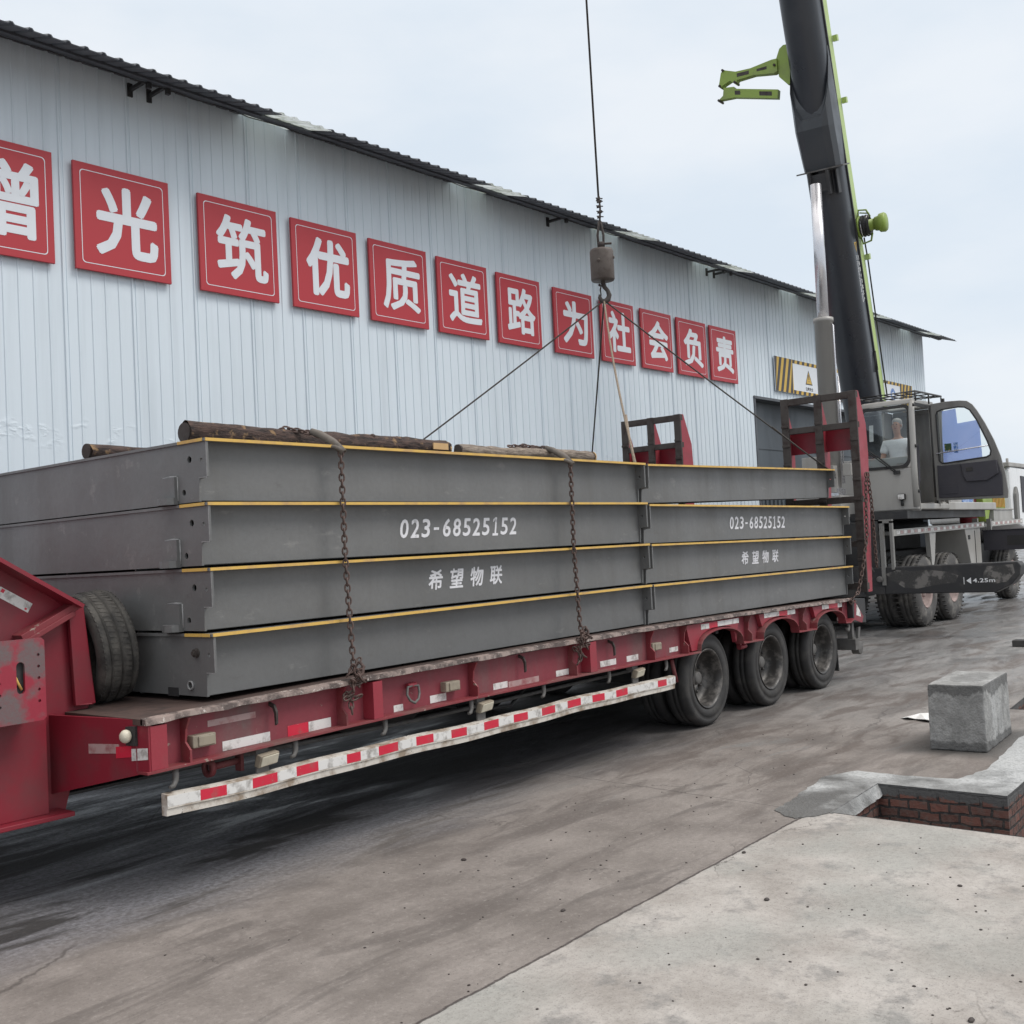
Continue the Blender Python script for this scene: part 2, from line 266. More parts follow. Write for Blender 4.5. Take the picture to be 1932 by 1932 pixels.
# ------------------------------------------------------------------ mesh helpers (world coordinates unless said otherwise)
class MB:
    def __init__(s): s.v = []; s.f = []; s.sm = []
    def add(s, vs_, fs, smooth=False):
        o = len(s.v); s.v += [V(p) for p in vs_]; s.f += [tuple(i + o for i in f) for f in fs]; s.sm += [smooth] * len(fs); return s
    def box(s, a, b, bev=0):
        a, b = V(a), V(b)
        vs_ = [V((x, y, z)) for x in (a.x, b.x) for y in (a.y, b.y) for z in (a.z, b.z)]
        return s.add(vs_, [(0, 1, 3, 2), (4, 6, 7, 5), (0, 4, 5, 1), (2, 3, 7, 6), (0, 2, 6, 4), (1, 5, 7, 3)])
    def hexa(s, p):       # 8 points: bottom 4 (ring) then top 4
        return s.add(p, [(3, 2, 1, 0), (4, 5, 6, 7), (0, 1, 5, 4), (1, 2, 6, 5), (2, 3, 7, 6), (3, 0, 4, 7)])
    def obox(s, c, ax, ay, az):   # centre and three half-vectors
        c, ax, ay, az = V(c), V(ax), V(ay), V(az)
        q = lambda i, j, k: c + ax * i + ay * j + az * k
        return s.hexa([q(-1, -1, -1), q(1, -1, -1), q(1, 1, -1), q(-1, 1, -1), q(-1, -1, 1), q(1, -1, 1), q(1, 1, 1), q(-1, 1, 1)])
    def prism(s, poly, fn, t0, t1, smooth=False):   # 2-D outline (convex or not), fn(u, v, t)
        n = len(poly)
        vs_ = [fn(u, v, t0) for u, v in poly] + [fn(u, v, t1) for u, v in poly]
        s.add(vs_, [tuple(range(n - 1, -1, -1)), tuple(range(n, 2 * n))])
        return s.add(vs_, [(i, (i + 1) % n, n + (i + 1) % n, n + i) for i in range(n)], smooth)
    def tube(s, pts, r, n=8, closed=False, smooth=True, caps=True):
        pts = [V(p) for p in pts]; m = len(pts); rs = r if isinstance(r, (list, tuple)) else [r] * m
        prev = None; rings = []
        for i, p in enumerate(pts):
            t = (pts[(i + 1) % m] - pts[i - 1]) if closed else (pts[min(i + 1, m - 1)] - pts[max(i - 1, 0)])
            t.normalize()
            if prev is None:
                a = V((0, 0, 1)) if abs(t.z) < .9 else V((1, 0, 0)); u = t.cross(a).normalized()
            else:
                u = prev - t * prev.dot(t); u.normalize()
            prev = u; k = t.cross(u)
            rings.append([p + (u * math.cos(2 * math.pi * j / n) + k * math.sin(2 * math.pi * j / n)) * rs[i] for j in range(n)])
        vs_ = [q for rg in rings for q in rg]; fs = []
        for i in range(m if closed else m - 1):
            a, b = i * n, ((i + 1) % m) * n
            fs += [(a + j, a + (j + 1) % n, b + (j + 1) % n, b + j) for j in range(n)]
        s.add(vs_, fs, smooth)
        if not closed and caps:
            s.add(rings[0], [tuple(range(n - 1, -1, -1))]); s.add(rings[-1], [tuple(range(n))])
        return s
    def lathe(s, prof, c, axis, n=32, smooth=True, closed=False):   # prof: (radius, along axis)
        c, axis = V(c), V(axis).normalized(); a = V((0, 0, 1)) if abs(axis.z) < .9 else V((1, 0, 0))
        u = axis.cross(a).normalized(); k = axis.cross(u); m = len(prof)
        vs_ = [c + axis * h + (u * math.cos(2 * math.pi * j / n) + k * math.sin(2 * math.pi * j / n)) * r for r, h in prof for j in range(n)]
        fs = []
        for i in range(m if closed else m - 1):
            a_, b_ = i * n, ((i + 1) % m) * n
            fs += [(a_ + j, a_ + (j + 1) % n, b_ + (j + 1) % n, b_ + j) for j in range(n)]
        return s.add(vs_, fs, smooth)
    def ball(s, c, r, n=12, m=8):
        c = V(c); r = V(r) if hasattr(r, '__len__') else V((r, r, r)); vs_ = []; fs = []
        for i in range(m + 1):
            th = math.pi * i / m
            vs_ += [c + V((r.x * math.sin(th) * math.cos(2 * math.pi * j / n), r.y * math.sin(th) * math.sin(2 * math.pi * j / n), r.z * math.cos(th))) for j in range(n)]
        for i in range(m): fs += [(i * n + j, i * n + (j + 1) % n, (i + 1) * n + (j + 1) % n, (i + 1) * n + j) for j in range(n)]
        return s.add(vs_, fs, True)
    def flat(s, data, fn):         # (verts2d, faces) from glyphs() or shape2d()
        return s.add([fn(u, v) for u, v in data[0]], data[1])
    def build(s, name, m, parent=None, bev=0, local=False):
        me = bpy.data.meshes.new(name); o_ = V((0, 0, 0)) if (parent is None or local) else root_loc(parent)
        me.from_pydata([p - o_ for p in s.v], [], s.f); me.polygons.foreach_set('use_smooth', s.sm)
        bm = bmesh.new(); bm.from_mesh(me)
        bmesh.ops.remove_doubles(bm, verts=bm.verts, dist=1e-5); bmesh.ops.recalc_face_normals(bm, faces=bm.faces)
        bm.to_mesh(me); bm.free()
        me.materials.append(m); o = bpy.data.objects.new(name, me); col.objects.link(o)
        if parent: o.parent = parent
        if bev:
            md = o.modifiers.new('bevel', 'BEVEL'); md.width = bev; md.segments = 2; md.limit_method = 'ANGLE'; md.angle_limit = R(35)
        return o
def root_loc(o):
    while o.parent: o = o.parent
    return o.location.copy()
def tag(o, label=None, cat=None, group=None, kind=None):
    if label: o['label'] = label
    if cat: o['category'] = cat
    if group: o['group'] = group
    if kind: o['kind'] = kind
    return o
def empty(name, loc, label, cat, group=None):
    o = bpy.data.objects.new(name, None); col.objects.link(o); o.location = loc; o.empty_display_size = .2
    return tag(o, label, cat, group)
def copy_tree(o, parent=None):
    c_ = o.copy(); col.objects.link(c_)
    if parent: c_.parent = parent
    for ch in [q for q in bpy.data.objects if q.parent == o]: copy_tree(ch, c_)
    return c_
def bevel_all(o, wdt): pass

def glyphs(body, shear=0, offset=.0, gap=1.0, res=3):
    cu = bpy.data.curves.new('t', 'FONT'); cu.body = body; cu.shear = shear; cu.offset = offset; cu.space_character = gap; cu.resolution_u = res
    ob = bpy.data.objects.new('t', cu); col.objects.link(ob); bpy.context.view_layer.update()
    me = bpy.data.meshes.new_from_object(ob.evaluated_get(bpy.context.evaluated_depsgraph_get()))
    vs_ = [(p.co.x, p.co.y) for p in me.vertices]; fs = [tuple(p.vertices) for p in me.polygons]
    bpy.data.objects.remove(ob); bpy.data.curves.remove(cu); bpy.data.meshes.remove(me)
    x0, x1 = min(p[0] for p in vs_), max(p[0] for p in vs_); y0, y1 = min(p[1] for p in vs_), max(p[1] for p in vs_)
    return [((x - x0) / (x1 - x0), (y - y0) / (y1 - y0)) for x, y in vs_], fs      # normalised to the unit square
def bold(m, gl_, fn, r, aspect=1.0):
    """heavier lettering: the glyph laid down several times a hair apart, each copy 0.3 mm above the last"""
    for i in range(9):
        a = 2 * math.pi * i / 8; du, dv = (r * math.cos(a), r * aspect * math.sin(a)) if i < 8 else (0, 0)
        m.flat(gl_, lambda u, v: fn(r + (1 - 2 * r) * u + du, r + (1 - 2 * r) * v + dv, .0003 * i))
def stencil_line(m, txt, fn, r):
    """evenly pitched stencil characters along the unit strip"""
    n = len(txt)
    for i, ch in enumerate(txt):
        w_ = .78; a = (i + .5) / n
        if ch == '-':
            m.add([fn(a - .25 / n, .40, 0), fn(a + .25 / n, .40, 0), fn(a + .25 / n, .53, 0), fn(a - .25 / n, .53, 0)], [(0, 1, 2, 3)]); continue
        if ch == '1':
            for poly in ([(-.02, 0), (.15, 0), (.15, 1), (-.02, 1)], [(-.24, .74), (-.02, .84), (-.02, 1), (-.24, .89)]): m.add([fn(a + u / n, v, 0) for u, v in poly], [(0, 1, 2, 3)])
            m.add([fn(a + u / n, v, .0004) for u, v in ((-.24, 0), (.36, 0), (.36, .13), (-.24, .13))], [(0, 1, 2, 3)]); continue
        gl_ = glyphs(ch); k = w_
        bold(m, gl_, lambda u, v, d, a=a, k=k: fn(a + (u - .5) * k / n, v, d), r / k * w_, .5)
def shape2d(outline, holes=(), thick=0):
    """flat shape with holes -> (verts3d (u,v,t), faces)"""
    cu = bpy.data.curves.new('s', 'CURVE'); cu.dimensions = '2D'; cu.fill_mode = 'BOTH'; cu.extrude = thick / 2
    for lp in (outline, *holes):
        sp = cu.splines.new('POLY'); sp.points.add(len(lp) - 1); sp.use_cyclic_u = True
        for p, q in zip(sp.points, lp): p.co = (q[0], q[1], 0, 1)
    ob = bpy.data.objects.new('s', cu); col.objects.link(ob); bpy.context.view_layer.update()
    me = bpy.data.meshes.new_from_object(ob.evaluated_get(bpy.context.evaluated_depsgraph_get()))
    r = [tuple(p.co) for p in me.vertices], [tuple(p.vertices) for p in me.polygons]
    bpy.data.objects.remove(ob); bpy.data.curves.remove(cu); bpy.data.meshes.remove(me)
    return r
def circle(cx, cy, r, n=14, ry=None): return [(cx + r * math.cos(2 * math.pi * i / n), cy + (ry or r) * math.sin(2 * math.pi * i / n)) for i in range(n)]
def slot(cx, cy, w_, h_, n=8):
    r = w_ / 2; k = h_ / 2 - r
    return [(cx + r * math.cos(math.pi * i / n), cy + k + r * math.sin(math.pi * i / n)) for i in range(n + 1)] + [(cx - r * math.cos(math.pi * i / n), cy - k - r * math.sin(math.pi * i / n)) for i in range(n + 1)]
def plate(mb, outline, holes, thick, fn):
    vs_, fs = shape2d(outline, holes, thick); return mb.add([fn(*p) for p in vs_], fs)
def lerp(a, b, t): return a + (b - a) * t
def interp(xs, ys, x):
    for i in range(len(xs) - 1):
        if x <= xs[i + 1]: return lerp(ys[i], ys[i + 1], (x - xs[i]) / (xs[i + 1] - xs[i]))
    return ys[-1]

# ================================================================== SETTING: yard, pit
PIT = [(6.20, 2.655), (7.045, 2.69), (7.035, 1.885), (8.6, 1.93), (8.6, .3), (6.10, .3)]
PIT2 = [(10.42, 2.72), (11.2, 2.78), (11.25, .4), (10.42, .4)]
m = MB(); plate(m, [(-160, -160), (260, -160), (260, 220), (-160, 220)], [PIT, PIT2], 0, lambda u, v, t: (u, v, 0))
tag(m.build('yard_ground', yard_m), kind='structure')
def pit(name, poly, label):
    m = MB(); n = len(poly); T = .09
    for i in range(n):
        (x0, y0), (x1, y1) = poly[i], poly[(i + 1) % n]
        m.add([(x0, y0, -.75), (x1, y1, -.75), (x1, y1, .003), (x0, y0, .003)], [(0, 1, 2, 3)])
    o = m.build(name, brick_m); tag(o, label, 'pit')
    b = MB(); b.add([(p[0], p[1], -.75) for p in poly], [tuple(range(n))]); b.build('pit_floor', black_steel, o); return o
pit('brick_pit', PIT, 'shallow brick lined pit with mortar rim, cut into the ground beside the pale slab')
pit('brick_pit', PIT2, 'farther brick lined pit showing at the picture edge behind the concrete block')
# mortar apron: a thin trowelled skirt round the near pit, ragged outer edge
rnd = random.Random(3)
base = [(6.20, 2.658), (6.08, 2.70), (5.97, 2.79), (6.01, 2.88), (6.10, 2.97), (6.35, 2.99), (6.75, 3.04), (7.12, 3.08), (7.36, 2.95), (7.34, 2.62), (7.38, 2.28), (7.75, 2.20), (8.3, 2.24), (9.0, 2.30), (9.8, 2.2), (9.9, .3), (8.6, .3), (8.6, 1.93), (7.035, 1.885), (7.045, 2.69)]
ragged = []
for i, p in enumerate(base):
    q = base[(i + 1) % len(base)]
    for k in range(6):
        t = k / 6; j = .010 if 0 < i < 13 else 0
        ragged.append((lerp(p[0], q[0], t) + rnd.uniform(-j, j), lerp(p[1], q[1], t) + rnd.uniform(-j, j)))
m = MB(); plate(m, ragged, [], .005, lambda u, v, t: (u, v, .0026 + t))
qs = random.Random(2); ws = []; wf = []
for i in range(25):
    t = i / 24; x = lerp(6.18, 7.045, t); y0 = lerp(2.6585, 2.6930, t); d = lerp(.02, .075, min(1, t * 3)); lip = lerp(.045, .030, t) + qs.uniform(-.003, .003)
    for k in range(5): u = k / 4; ws.append((x, y0 - lip * u * 1.25 + qs.uniform(-.0015, .0015), .0048 - (d + qs.uniform(-.003, .003)) * u ** 1.3))
for i in range(24): wf += [(i * 5 + k, i * 5 + k + 1, i * 5 + 6 + k, i * 5 + 5 + k) for k in range(4)]
m.add(ws, wf, True)
tag(m.build('mortar_apron', mortar_m), 'ragged trowelled grey mortar skirt round the near brick pit', 'mortar skirt')
# loose grit, chips
g_ = random.Random(11); m = MB()
for i in range(420):
    x = g_.uniform(2.6, 9); y = g_.uniform(.4, 4.2)
    if 5.95 < x < 9.9 and y < 3.1: continue
    s_ = g_.uniform(.002, .006) * (1 if g_.random() < .95 else 2.4); m.ball((x, y, s_ * .3), (s_ * g_.uniform(.8, 1.6), s_ * g_.uniform(.8, 1.4), s_ * .6), 6, 4)
tag(m.build('grit', rust_dark), 'dark grit and chips scattered over the concrete', 'grit', kind='stuff')

# ================================================================== concrete block, scraps
m = MB()
b0, b1_, b2_ = V((8.311, 2.754, 0)), V((8.336, 2.349, 0)), V((9.196, 2.396, 0)); b3 = b0 + b2_ - b1_
bl = []
for zz, ins in ((0, 0), (.492, .006)):
    for p, ix, iy in ((b0, 1, -1), (b1_, 1, 1), (b2_, -1, 1), (b3, -1, -1)): bl.append(p + V((ix * ins, iy * ins, zz)))
m.hexa(bl); blk = m.build('concrete_block', block_m, bev=.012)
tag(blk, 'rough grey cast concrete block standing on the yard beside the pit', 'concrete block')
sub = blk.modifiers.new('s', 'SUBSURF'); sub.subdivision_type = 'SIMPLE'; sub.levels = sub.render_levels = 5
tx = bpy.data.textures.new('lump', 'CLOUDS'); tx.noise_scale = .06
dm = blk.modifiers.new('d', 'DISPLACE'); dm.texture = tx; dm.strength = .011; dm.texture_coords = 'GLOBAL'
m = MB(); pts = [(9.60, 3.42, .004), (9.52, 3.33, .03), (9.56, 3.28, .012), (9.47, 3.16, .028), (9.46, 3.02, .006), (9.74, 3.05, .01), (9.79, 3.2, .035), (9.82, 3.36, .006), (9.67, 3.27, .045)]
m.add(pts, [(0, 1, 8), (1, 2, 8), (2, 3, 8), (3, 4, 5, 8), (5, 6, 8), (6, 7, 8), (7, 0, 8)])
o = m.build('paper_scrap', paper_m); so_ = o.modifiers.new('t', 'SOLIDIFY'); so_.thickness = .004
tag(o, 'crumpled white paper scrap lying behind the concrete block', 'paper')
m = MB(); m.box((15.80, 2.9, 0), (15.98, 4.04, .09)); tag(m.build('timber_baulk', black_steel, bev=.01), 'dark timber baulk lying on the yard at the picture edge', 'timber')

# ================================================================== warehouse
BD = V((.9994434, -.03335999, 0)); BN = V((.03335999, .9994434, 0)); D0 = 11.5
def B(s, d, z): p = BD * s + BN * (D0 - d); return V((p.x, p.y, z))     # s along the wall, d out from it towards the yard
shed = empty('warehouse', B(15, 0, 0), 'long pale blue corrugated metal warehouse with overhanging dark eaves', 'warehouse')
EZ = 7.53
m = MB()
def wall_run(m, s0, s1, z0, z1):
    prof = [(s0, 0)]; s = math.ceil(s0 / .168) * .168; i = round(s / .168)
    while s < s1 - .06:
        k = .010 if i % 5 else .018
        prof += [(s, 0), (s + .008, k), (s + .020, k), (s + .028, 0)]
        if i % 5 == 0: prof += [(s + .050, -.006), (s + .056, -.006), (s + .060, .002)]
        else: prof += [(s + .085, .002), (s + .11, .002)]
        s += .168; i += 1
    prof.append((s1, 0)); n = len(prof)
    m.add([B(a, d, z0) for a, d in prof] + [B(a, d, z1) for a, d in prof], [(j, j + 1, n + j + 1, n + j) for j in range(n - 1)])
wall_run(m, -6, 21.89, 0, EZ); wall_run(m, 21.89, 32.15, 4.83, EZ); wall_run(m, 32.15, 32.7, 0, EZ)
m.add([B(32.7, 0, 0), B(32.7, -26, 0), B(32.7, -26, EZ), B(32.7, -13, EZ + 2.4), B(32.7, 0, EZ)], [(0, 1, 2, 3, 4)])
m.add([B(-6, 0, 0), B(-6, -26, 0), B(-6, -26, EZ), B(-6, -13, EZ + 2.4), B(-6, 0, EZ)], [(4, 3, 2, 1, 0)])
m.build('wall', wall_m, shed)
SKY = [(8.34, 9.12), (12.25, 13.08), (15.98, 16.85), (19.55, 20.50), (23.45, 24.3), (27.2, 28.0), (30.9, 31.7)]
def roof_run(m, s0, s1, d0=.90, d1=-13):
    n0 = max(1, round((s1 - s0) / .2)); st = (s1 - s0) / n0; prof = []
    for i in range(n0): prof += [(s0 + i * st, 0), (s0 + i * st + .02, .024), (s0 + i * st + .05, .024), (s0 + i * st + .07, 0)]
    prof.append((s1, 0)); n = len(prof); zz = lambda d: 7.225 + (.90 - d) * .318
    top = [B(a, d0, zz(d0) + k) for a, k in prof] + [B(a, d1, zz(d1) + k) for a, k in prof]
    m.add(top, [(j, j + 1, n + j + 1, n + j) for j in range(n - 1)])
m = MB(); a = -6.2
for s0, s1 in SKY: roof_run(m, a, s0); a = s1
roof_run(m, a, 33.0)
r_ = m.build('roof', roof_dark, shed); md = r_.modifiers.new('t', 'SOLIDIFY'); md.thickness = .012
for s0, s1 in SKY:
    m = MB(); roof_run(m, s0 - .02, s1 + .02, .905, -6); o = m.build('skylight_sheet', skylight_m, r_); md = o.modifiers.new('t', 'SOLIDIFY'); md.thickness = .006
m = MB()
m.box((0, 0, 0), (0, 0, 0)) if 0 else None
def pur(d0, d1, z0, z1, s0=-6, s1=32.9): m.hexa([B(s0, d0, z0), B(s1, d0, z0), B(s1, d1, z0), B(s0, d1, z0), B(s0, d0, z1), B(s1, d0, z1), B(s1, d1, z1), B(s0, d1, z1)])
pur(.50, .44, 7.325, 7.352); pur(.50, .41, 7.316, 7.325)
m.build('purlin', roof_dark, shed)
m = MB(); pts = []
for i in range(140):
    s = -4 + i * .26; pts.append(B(s, .42 + .01 * math.sin(i * 1.7), 7.304 + .006 * math.sin(i * 2.1)))
m.tube(pts, .007, 5); m.build('cable', black_steel, shed)
for s in (6.80, 7.05, 14.72, 20.1, 20.4, 26.2):
    m = MB(); m.obox(B(s, .22, 7.36), BD * .02, BN * .22, V((0, 0, .02))); m.obox(B(s, .012, 7.36), BD * .03, BN * .012, V((0, 0, .08))); m.obox(B(s, .42, 7.30), BD * .025, BN * .025, V((0, 0, .05)))
    m.build('eave_bracket', black_steel, shed)
# doorway: dark sliding leaves set back, header track
def leaf(s0, s1, d, z0, z1, mt, nm, ribs=None):
    m = MB(); m.hexa([B(s0, d, z0), B(s1, d, z0), B(s1, d + .05, z0), B(s0, d + .05, z0), B(s0, d, z1), B(s1, d, z1), B(s1, d + .05, z1), B(s0, d + .05, z1)])
    if ribs:
        s = s0 + .05
        while s < s1 - .05: m.obox(B(s, d + .06, (ribs[0] + ribs[1]) / 2), BD * .025, BN * .012, V((0, 0, (ribs[1] - ribs[0]) / 2))); s += .2
    for zz in (z0 + 1.0, z0 + 2.3, z1 - 1.2): m.obox(B((s0 + s1) / 2, d + .055, zz), BD * ((s1 - s0) / 2), BN * .012, V((0, 0, .03)))
    return m.build(nm, mt, shed)
leaf(21.7, 26.9, -.35, .05, 4.95, door_panel, 'sliding_door', (.1, 2.55)); leaf(26.9, 32.4, -.45, .05, 4.95, door_panel, 'sliding_door', (.1, 2.55))
m = MB()
for s0, s1 in ((21.86, 21.93), (32.11, 32.18)): m.hexa([B(s0, -.5, 0), B(s1, -.5, 0), B(s1, .02, 0), B(s0, .02, 0), B(s0, -.5, 4.83), B(s1, -.5, 4.83), B(s1, .02, 4.83), B(s0, .02, 4.83)])
m.hexa([B(21.86, -.5, 4.80), B(32.18, -.5, 4.80), B(32.18, .03, 4.80), B(21.86, .03, 4.80), B(21.86, -.5, 4.86), B(32.18, -.5, 4.86), B(32.18, .03, 4.86), B(21.86, .03, 4.86)])
m.build('door_frame', roof_dark, shed)

# slogan boards
CH = [('增', 4.56, 5.775, 'cut off by the left picture edge'), ('光', 6.015, 7.22, ''), ('筑', 7.628, 8.817, ''), ('优', 9.055, 10.207, ''), ('质', 10.442, 11.597, ''), ('道', 11.825, 12.965, ''),
      ('路', 13.207, 14.313, ''), ('为', 14.69, 15.808, ''), ('社', 16.07, 17.135, ''), ('会', 17.378, 18.467, ''), ('负', 18.672, 19.80, ''), ('责', 19.967, 21.08, '')]
for i, (ch, s0, s1, ex) in enumerate(CH):
    z1 = lerp(6.335, 6.205, min(1, i / 7)); z0 = lerp(5.085, 5.045, i / 11)
    lab = f'red slogan board bearing the white character {ch}' + (', ' + ex if ex else '')
    m = MB(); m.hexa([B(s0, .04, z0), B(s1, .04, z0), B(s1, .075, z0), B(s0, .075, z0), B(s0, .04, z1), B(s1, .04, z1), B(s1, .075, z1), B(s0, .075, z1)])
    # parent is a mesh at the board's foot so its own children follow
    o = bpy.data.objects.new('slogan_board', None); col.objects.link(o); o.location = B((s0 + s1) / 2, .04, z0); tag(o, lab, 'sign', 'red slogan boards on the warehouse wall')
    m.build('board', sign_red, o, bev=.004)
    fn = lambda u, v, d=0, s0=s0, s1=s1, z0=z0, z1=z1: B(lerp(s0, s1, u), .0765 + d, lerp(z0, z1, v))
    m = MB(); bold(m, glyphs(ch), lambda u, v, d: fn(.205 + .66 * u, .170 + .675 * v, d), .031 if ch not in '增筑质道路' else .024); m.build('character', sign_white, o)
    m = MB(); q = .065; rr = .035
    loop = []
    for cx, cy, a0 in ((1 - q - rr, 1 - q - rr, 0), (q + rr, 1 - q - rr, 90), (q + rr, q + rr, 180), (1 - q - rr, q + rr, 270)):
        for k in range(5): loop.append((cx + rr * math.cos(R(a0 + k * 22.5)), cy + rr * math.sin(R(a0 + k * 22.5))))
    inn = [(.5 + (x - .5) * .984, .5 + (y - .5) * .984) for x, y in loop]; n = len(loop)
    m.add([fn(*p) for p in loop] + [fn(*p) for p in inn], [(k, (k + 1) % n, n + (k + 1) % n, n + k) for k in range(n)]); m.build('border_line', sign_white, o)

# long hazard banner over the doorway
h0, h1, hz0, hz1 = 22.87, 31.42, 5.05, 5.86
o = empty('hazard_banner', B((h0 + h1) / 2, .04, hz0), 'long white safety banner with yellow and black hazard stripes above the dark doorway', 'sign')
m = MB(); m.hexa([B(h0, .035, hz0), B(h1, .035, hz0), B(h1, .06, hz0), B(h0, .06, hz0), B(h0, .035, hz1), B(h1, .035, hz1), B(h1, .06, hz1), B(h0, .06, hz1)]); m.build('board', sign_white, o)
HB = lambda s, z, d=.0615: B(s, d, z)
my, mk = MB(), MB()
def band(sa, sb, za, zb, step, slant):
    my.add([HB(sa, za), HB(sb, za), HB(sb, zb), HB(sa, zb)], [(0, 1, 2, 3)])
    s = sa - abs(slant)
    while s < sb:
        p = [(max(sa, min(sb, s)), za), (max(sa, min(sb, s + step)), za), (max(sa, min(sb, s + step + slant)), zb), (max(sa, min(sb, s + slant)), zb)]
        if p[1][0] - p[0][0] > .01 or p[2][0] - p[3][0] > .01: mk.add([HB(a, b, .0635) for a, b in p], [(0, 1, 2, 3)])
        s += step * 2
band(h0, h0 + .92, hz0, hz1, .125, .26); band(h1 - .92, h1, hz0, hz1, .125, .26)
band(h0 + .92, h1 - .92, hz0, hz0 + .085, .13, .03); band(h0 + .92, h1 - .92, hz1 - .085, hz1, .13, .03)
my.build('yellow_band', haz_yellow, o); mk.build('black_stripe', haz_black, o)
def tri(mm, cx, cz, w_, h_, d): mm.add([HB(cx - w_ / 2, cz - h_ / 2, d), HB(cx + w_ / 2, cz - h_ / 2, d), HB(cx, cz + h_ / 2, d)], [(0, 1, 2)])
m = MB(); tri(m, 24.62, 5.50, .38, .36, .0625); mark = m.build('warning_triangle', haz_black, o)
m = MB(); tri(m, 24.62, 5.485, .30, .28, .064); m.build('yellow_field', haz_yellow, mark)
m = MB(); m.add([HB(24.605, 5.44, .0655), HB(24.635, 5.44, .0655), HB(24.645, 5.56, .0655), HB(24.595, 5.56, .0655)], [(0, 1, 2, 3)]); m.add([HB(24.605, 5.39, .0655), HB(24.635, 5.39, .0655), HB(24.635, 5.42, .0655), HB(24.605, 5.42, .0655)], [(0, 1, 2, 3)]); m.build('exclamation_mark', haz_black, mark)
m = MB(); m.flat(glyphs('注意安全', offset=.02), lambda u, v: HB(24.43 + .40 * u, 5.17 + .09 * v, .0625)); m.build('lettering', haz_black, o)
m = MB(); ci = circle(25.33, 5.48, .19, 26); cn = circle(25.33, 5.48, .165, 26); n = 26
m.add([HB(a, b, .0625) for a, b in ci + cn], [(k, (k + 1) % n, n + (k + 1) % n, n + k) for k in range(n)]); m.flat(glyphs('限', offset=.02), lambda u, v: HB(25.22 + .22 * u, 5.37 + .22 * v, .0625)); m.build('round_sign', haz_black, o)
m = MB(); m.add([HB(25.13, 5.14), HB(25.53, 5.14), HB(25.53, 5.25), HB(25.13, 5.25)], [(0, 1, 2, 3)]); lb = m.build('red_label', sign_red, o)
m = MB(); m.flat(glyphs('限速慢行', offset=.01), lambda u, v: HB(25.17 + .32 * u, 5.155 + .08 * v, .0635)); m.build('lettering', sign_white, lb)
m = MB(); m.add([HB(a, b, .0625) for a, b in circle(29.95, 5.50, .18, 24)], [tuple(range(24))]); bs = m.build('blue_round_sign', pic_blue, o)
m = MB(); m.add([HB(a, b, .064) for a, b in circle(29.95, 5.48, .09, 14)], [tuple(range(14))]); m.build('pictogram', sign_white, bs)

# ================================================================== WEIGHBRIDGE DECKS (two stacks of four)
PITCH, WID = .3455, 3.42
def make_deck(L_, zi=-.0075):
    """local coordinates: x along, y across (0 = near edge), z up from the underside"""
    root = empty('weighbridge_deck', (0, 0, 0), 'x', 'steel deck', 'grey weighbridge decks stacked on the trailer')
    m = MB(); m.box((-.012, 0, .322), (L_ + .012, WID, .337)); m.build('top_plate', deck_grey, root, local=True)
    m = MB(); m.box((-.006, -.0025, .3218), (L_ + .006, .018, .3380)); m.box((-.0145, .018, .3215), (-.0095, .24, .3382)); m.build('edge_stripe', yellow_edge, root, local=True)
    m = MB()
    for y in (.088, WID - .10): m.box((.015, y, .012), (L_ - .015, y + .012, .322))
    for y in (.75, 1.5, 2.25): m.box((.03, y, zi), (L_ - .03, y + .012, .322))
    for y in (.10, .75, 1.5, 2.25, WID - .16): zl = .008 if y < .2 or y > 3 else max(.008, zi); m.box((.015, y, zl), (L_ - .015, y + .06, zl + .008))
    web = m.build('side_web', deck_grey, root, local=True)
    for x0, fn, nm in ((0, None, 0), (L_ - .014, None, 1)):
        o_ = [(.004, .322), (.004, .135), (.074, .125), (.080, .006), (WID - .08, .006), (WID - .074, .125), (WID - .004, .135), (WID - .004, .322)]
        m = MB(); plate(m, o_, [circle(.155, .235, .019), circle(.050, .225, .011), circle(.215, .062, .017), circle(WID - .155, .235, .019), circle(WID - .215, .062, .017)], .014, lambda u, v, t, x0=x0: (x0 + .007 + t, u, v))
        ep = m.build('end_plate', deck_grey, root, local=True)
        m = MB(); xx = x0 - .0008 if not nm else x0 + .0148
        m.box((xx, .002, .132), (xx + .001, .0065, .318)); m.box((xx - .0005, .004, .129), (xx + .0005, .076, .1335)); m.build('weld_edge', weld_pale, ep, local=True)
    for y in (WID - .335, .335):
        m = MB()
        m.box((-.022, y - .066, .03), (.0, y + .066, .150))
        m.prism([(-.068, 0), (.068, 0), (.068, -.03), (.045, -.058), (0, -.07), (-.045, -.058), (-.068, -.03)], lambda u, v, t, y=y: (v - .001, y + u, t), .002, .040)
        lug = m.build('lifting_lug', deck_grey, root, local=True)
    m = MB(); y = .335
    m.tube([(-.002, y - .068, .02), (-.003, y - .070, .08), (-.002, y - .068, .150)], [.005, .004, .005], 6); m.tube([(-.004, y - .066, .153), (-.006, y - .01, .154), (-.004, y + .066, .152)], [.004, .007, .003], 6); m.build('weld_seam', weld_pale, lug, local=True)
    return root
def letter(root, txt, x0, x1, z0, z1, shear, off, gap):
    m = MB(); fn = lambda u, v, d: (lerp(x0, x1, u) + shear * (v - .5) * (z1 - z0), .0872 - d, lerp(z0, z1, v))
    if '-' in txt: stencil_line(m, txt, fn, .05)
    else:
        for i, ch in enumerate(txt): bold(m, glyphs(ch), lambda u, v, d, i=i: fn((i * 1.52 + u) / (1.52 * (len(txt) - 1) + 1), v, d), .025)
    m.build('lettering', stencil, root, local=True)
LX, RX, YN = 3.415, 7.80, 4.775
LEN_L, LEN_R = 4.345, 4.36
pl = make_deck(LEN_L); pr_ = make_deck(LEN_R, .11)
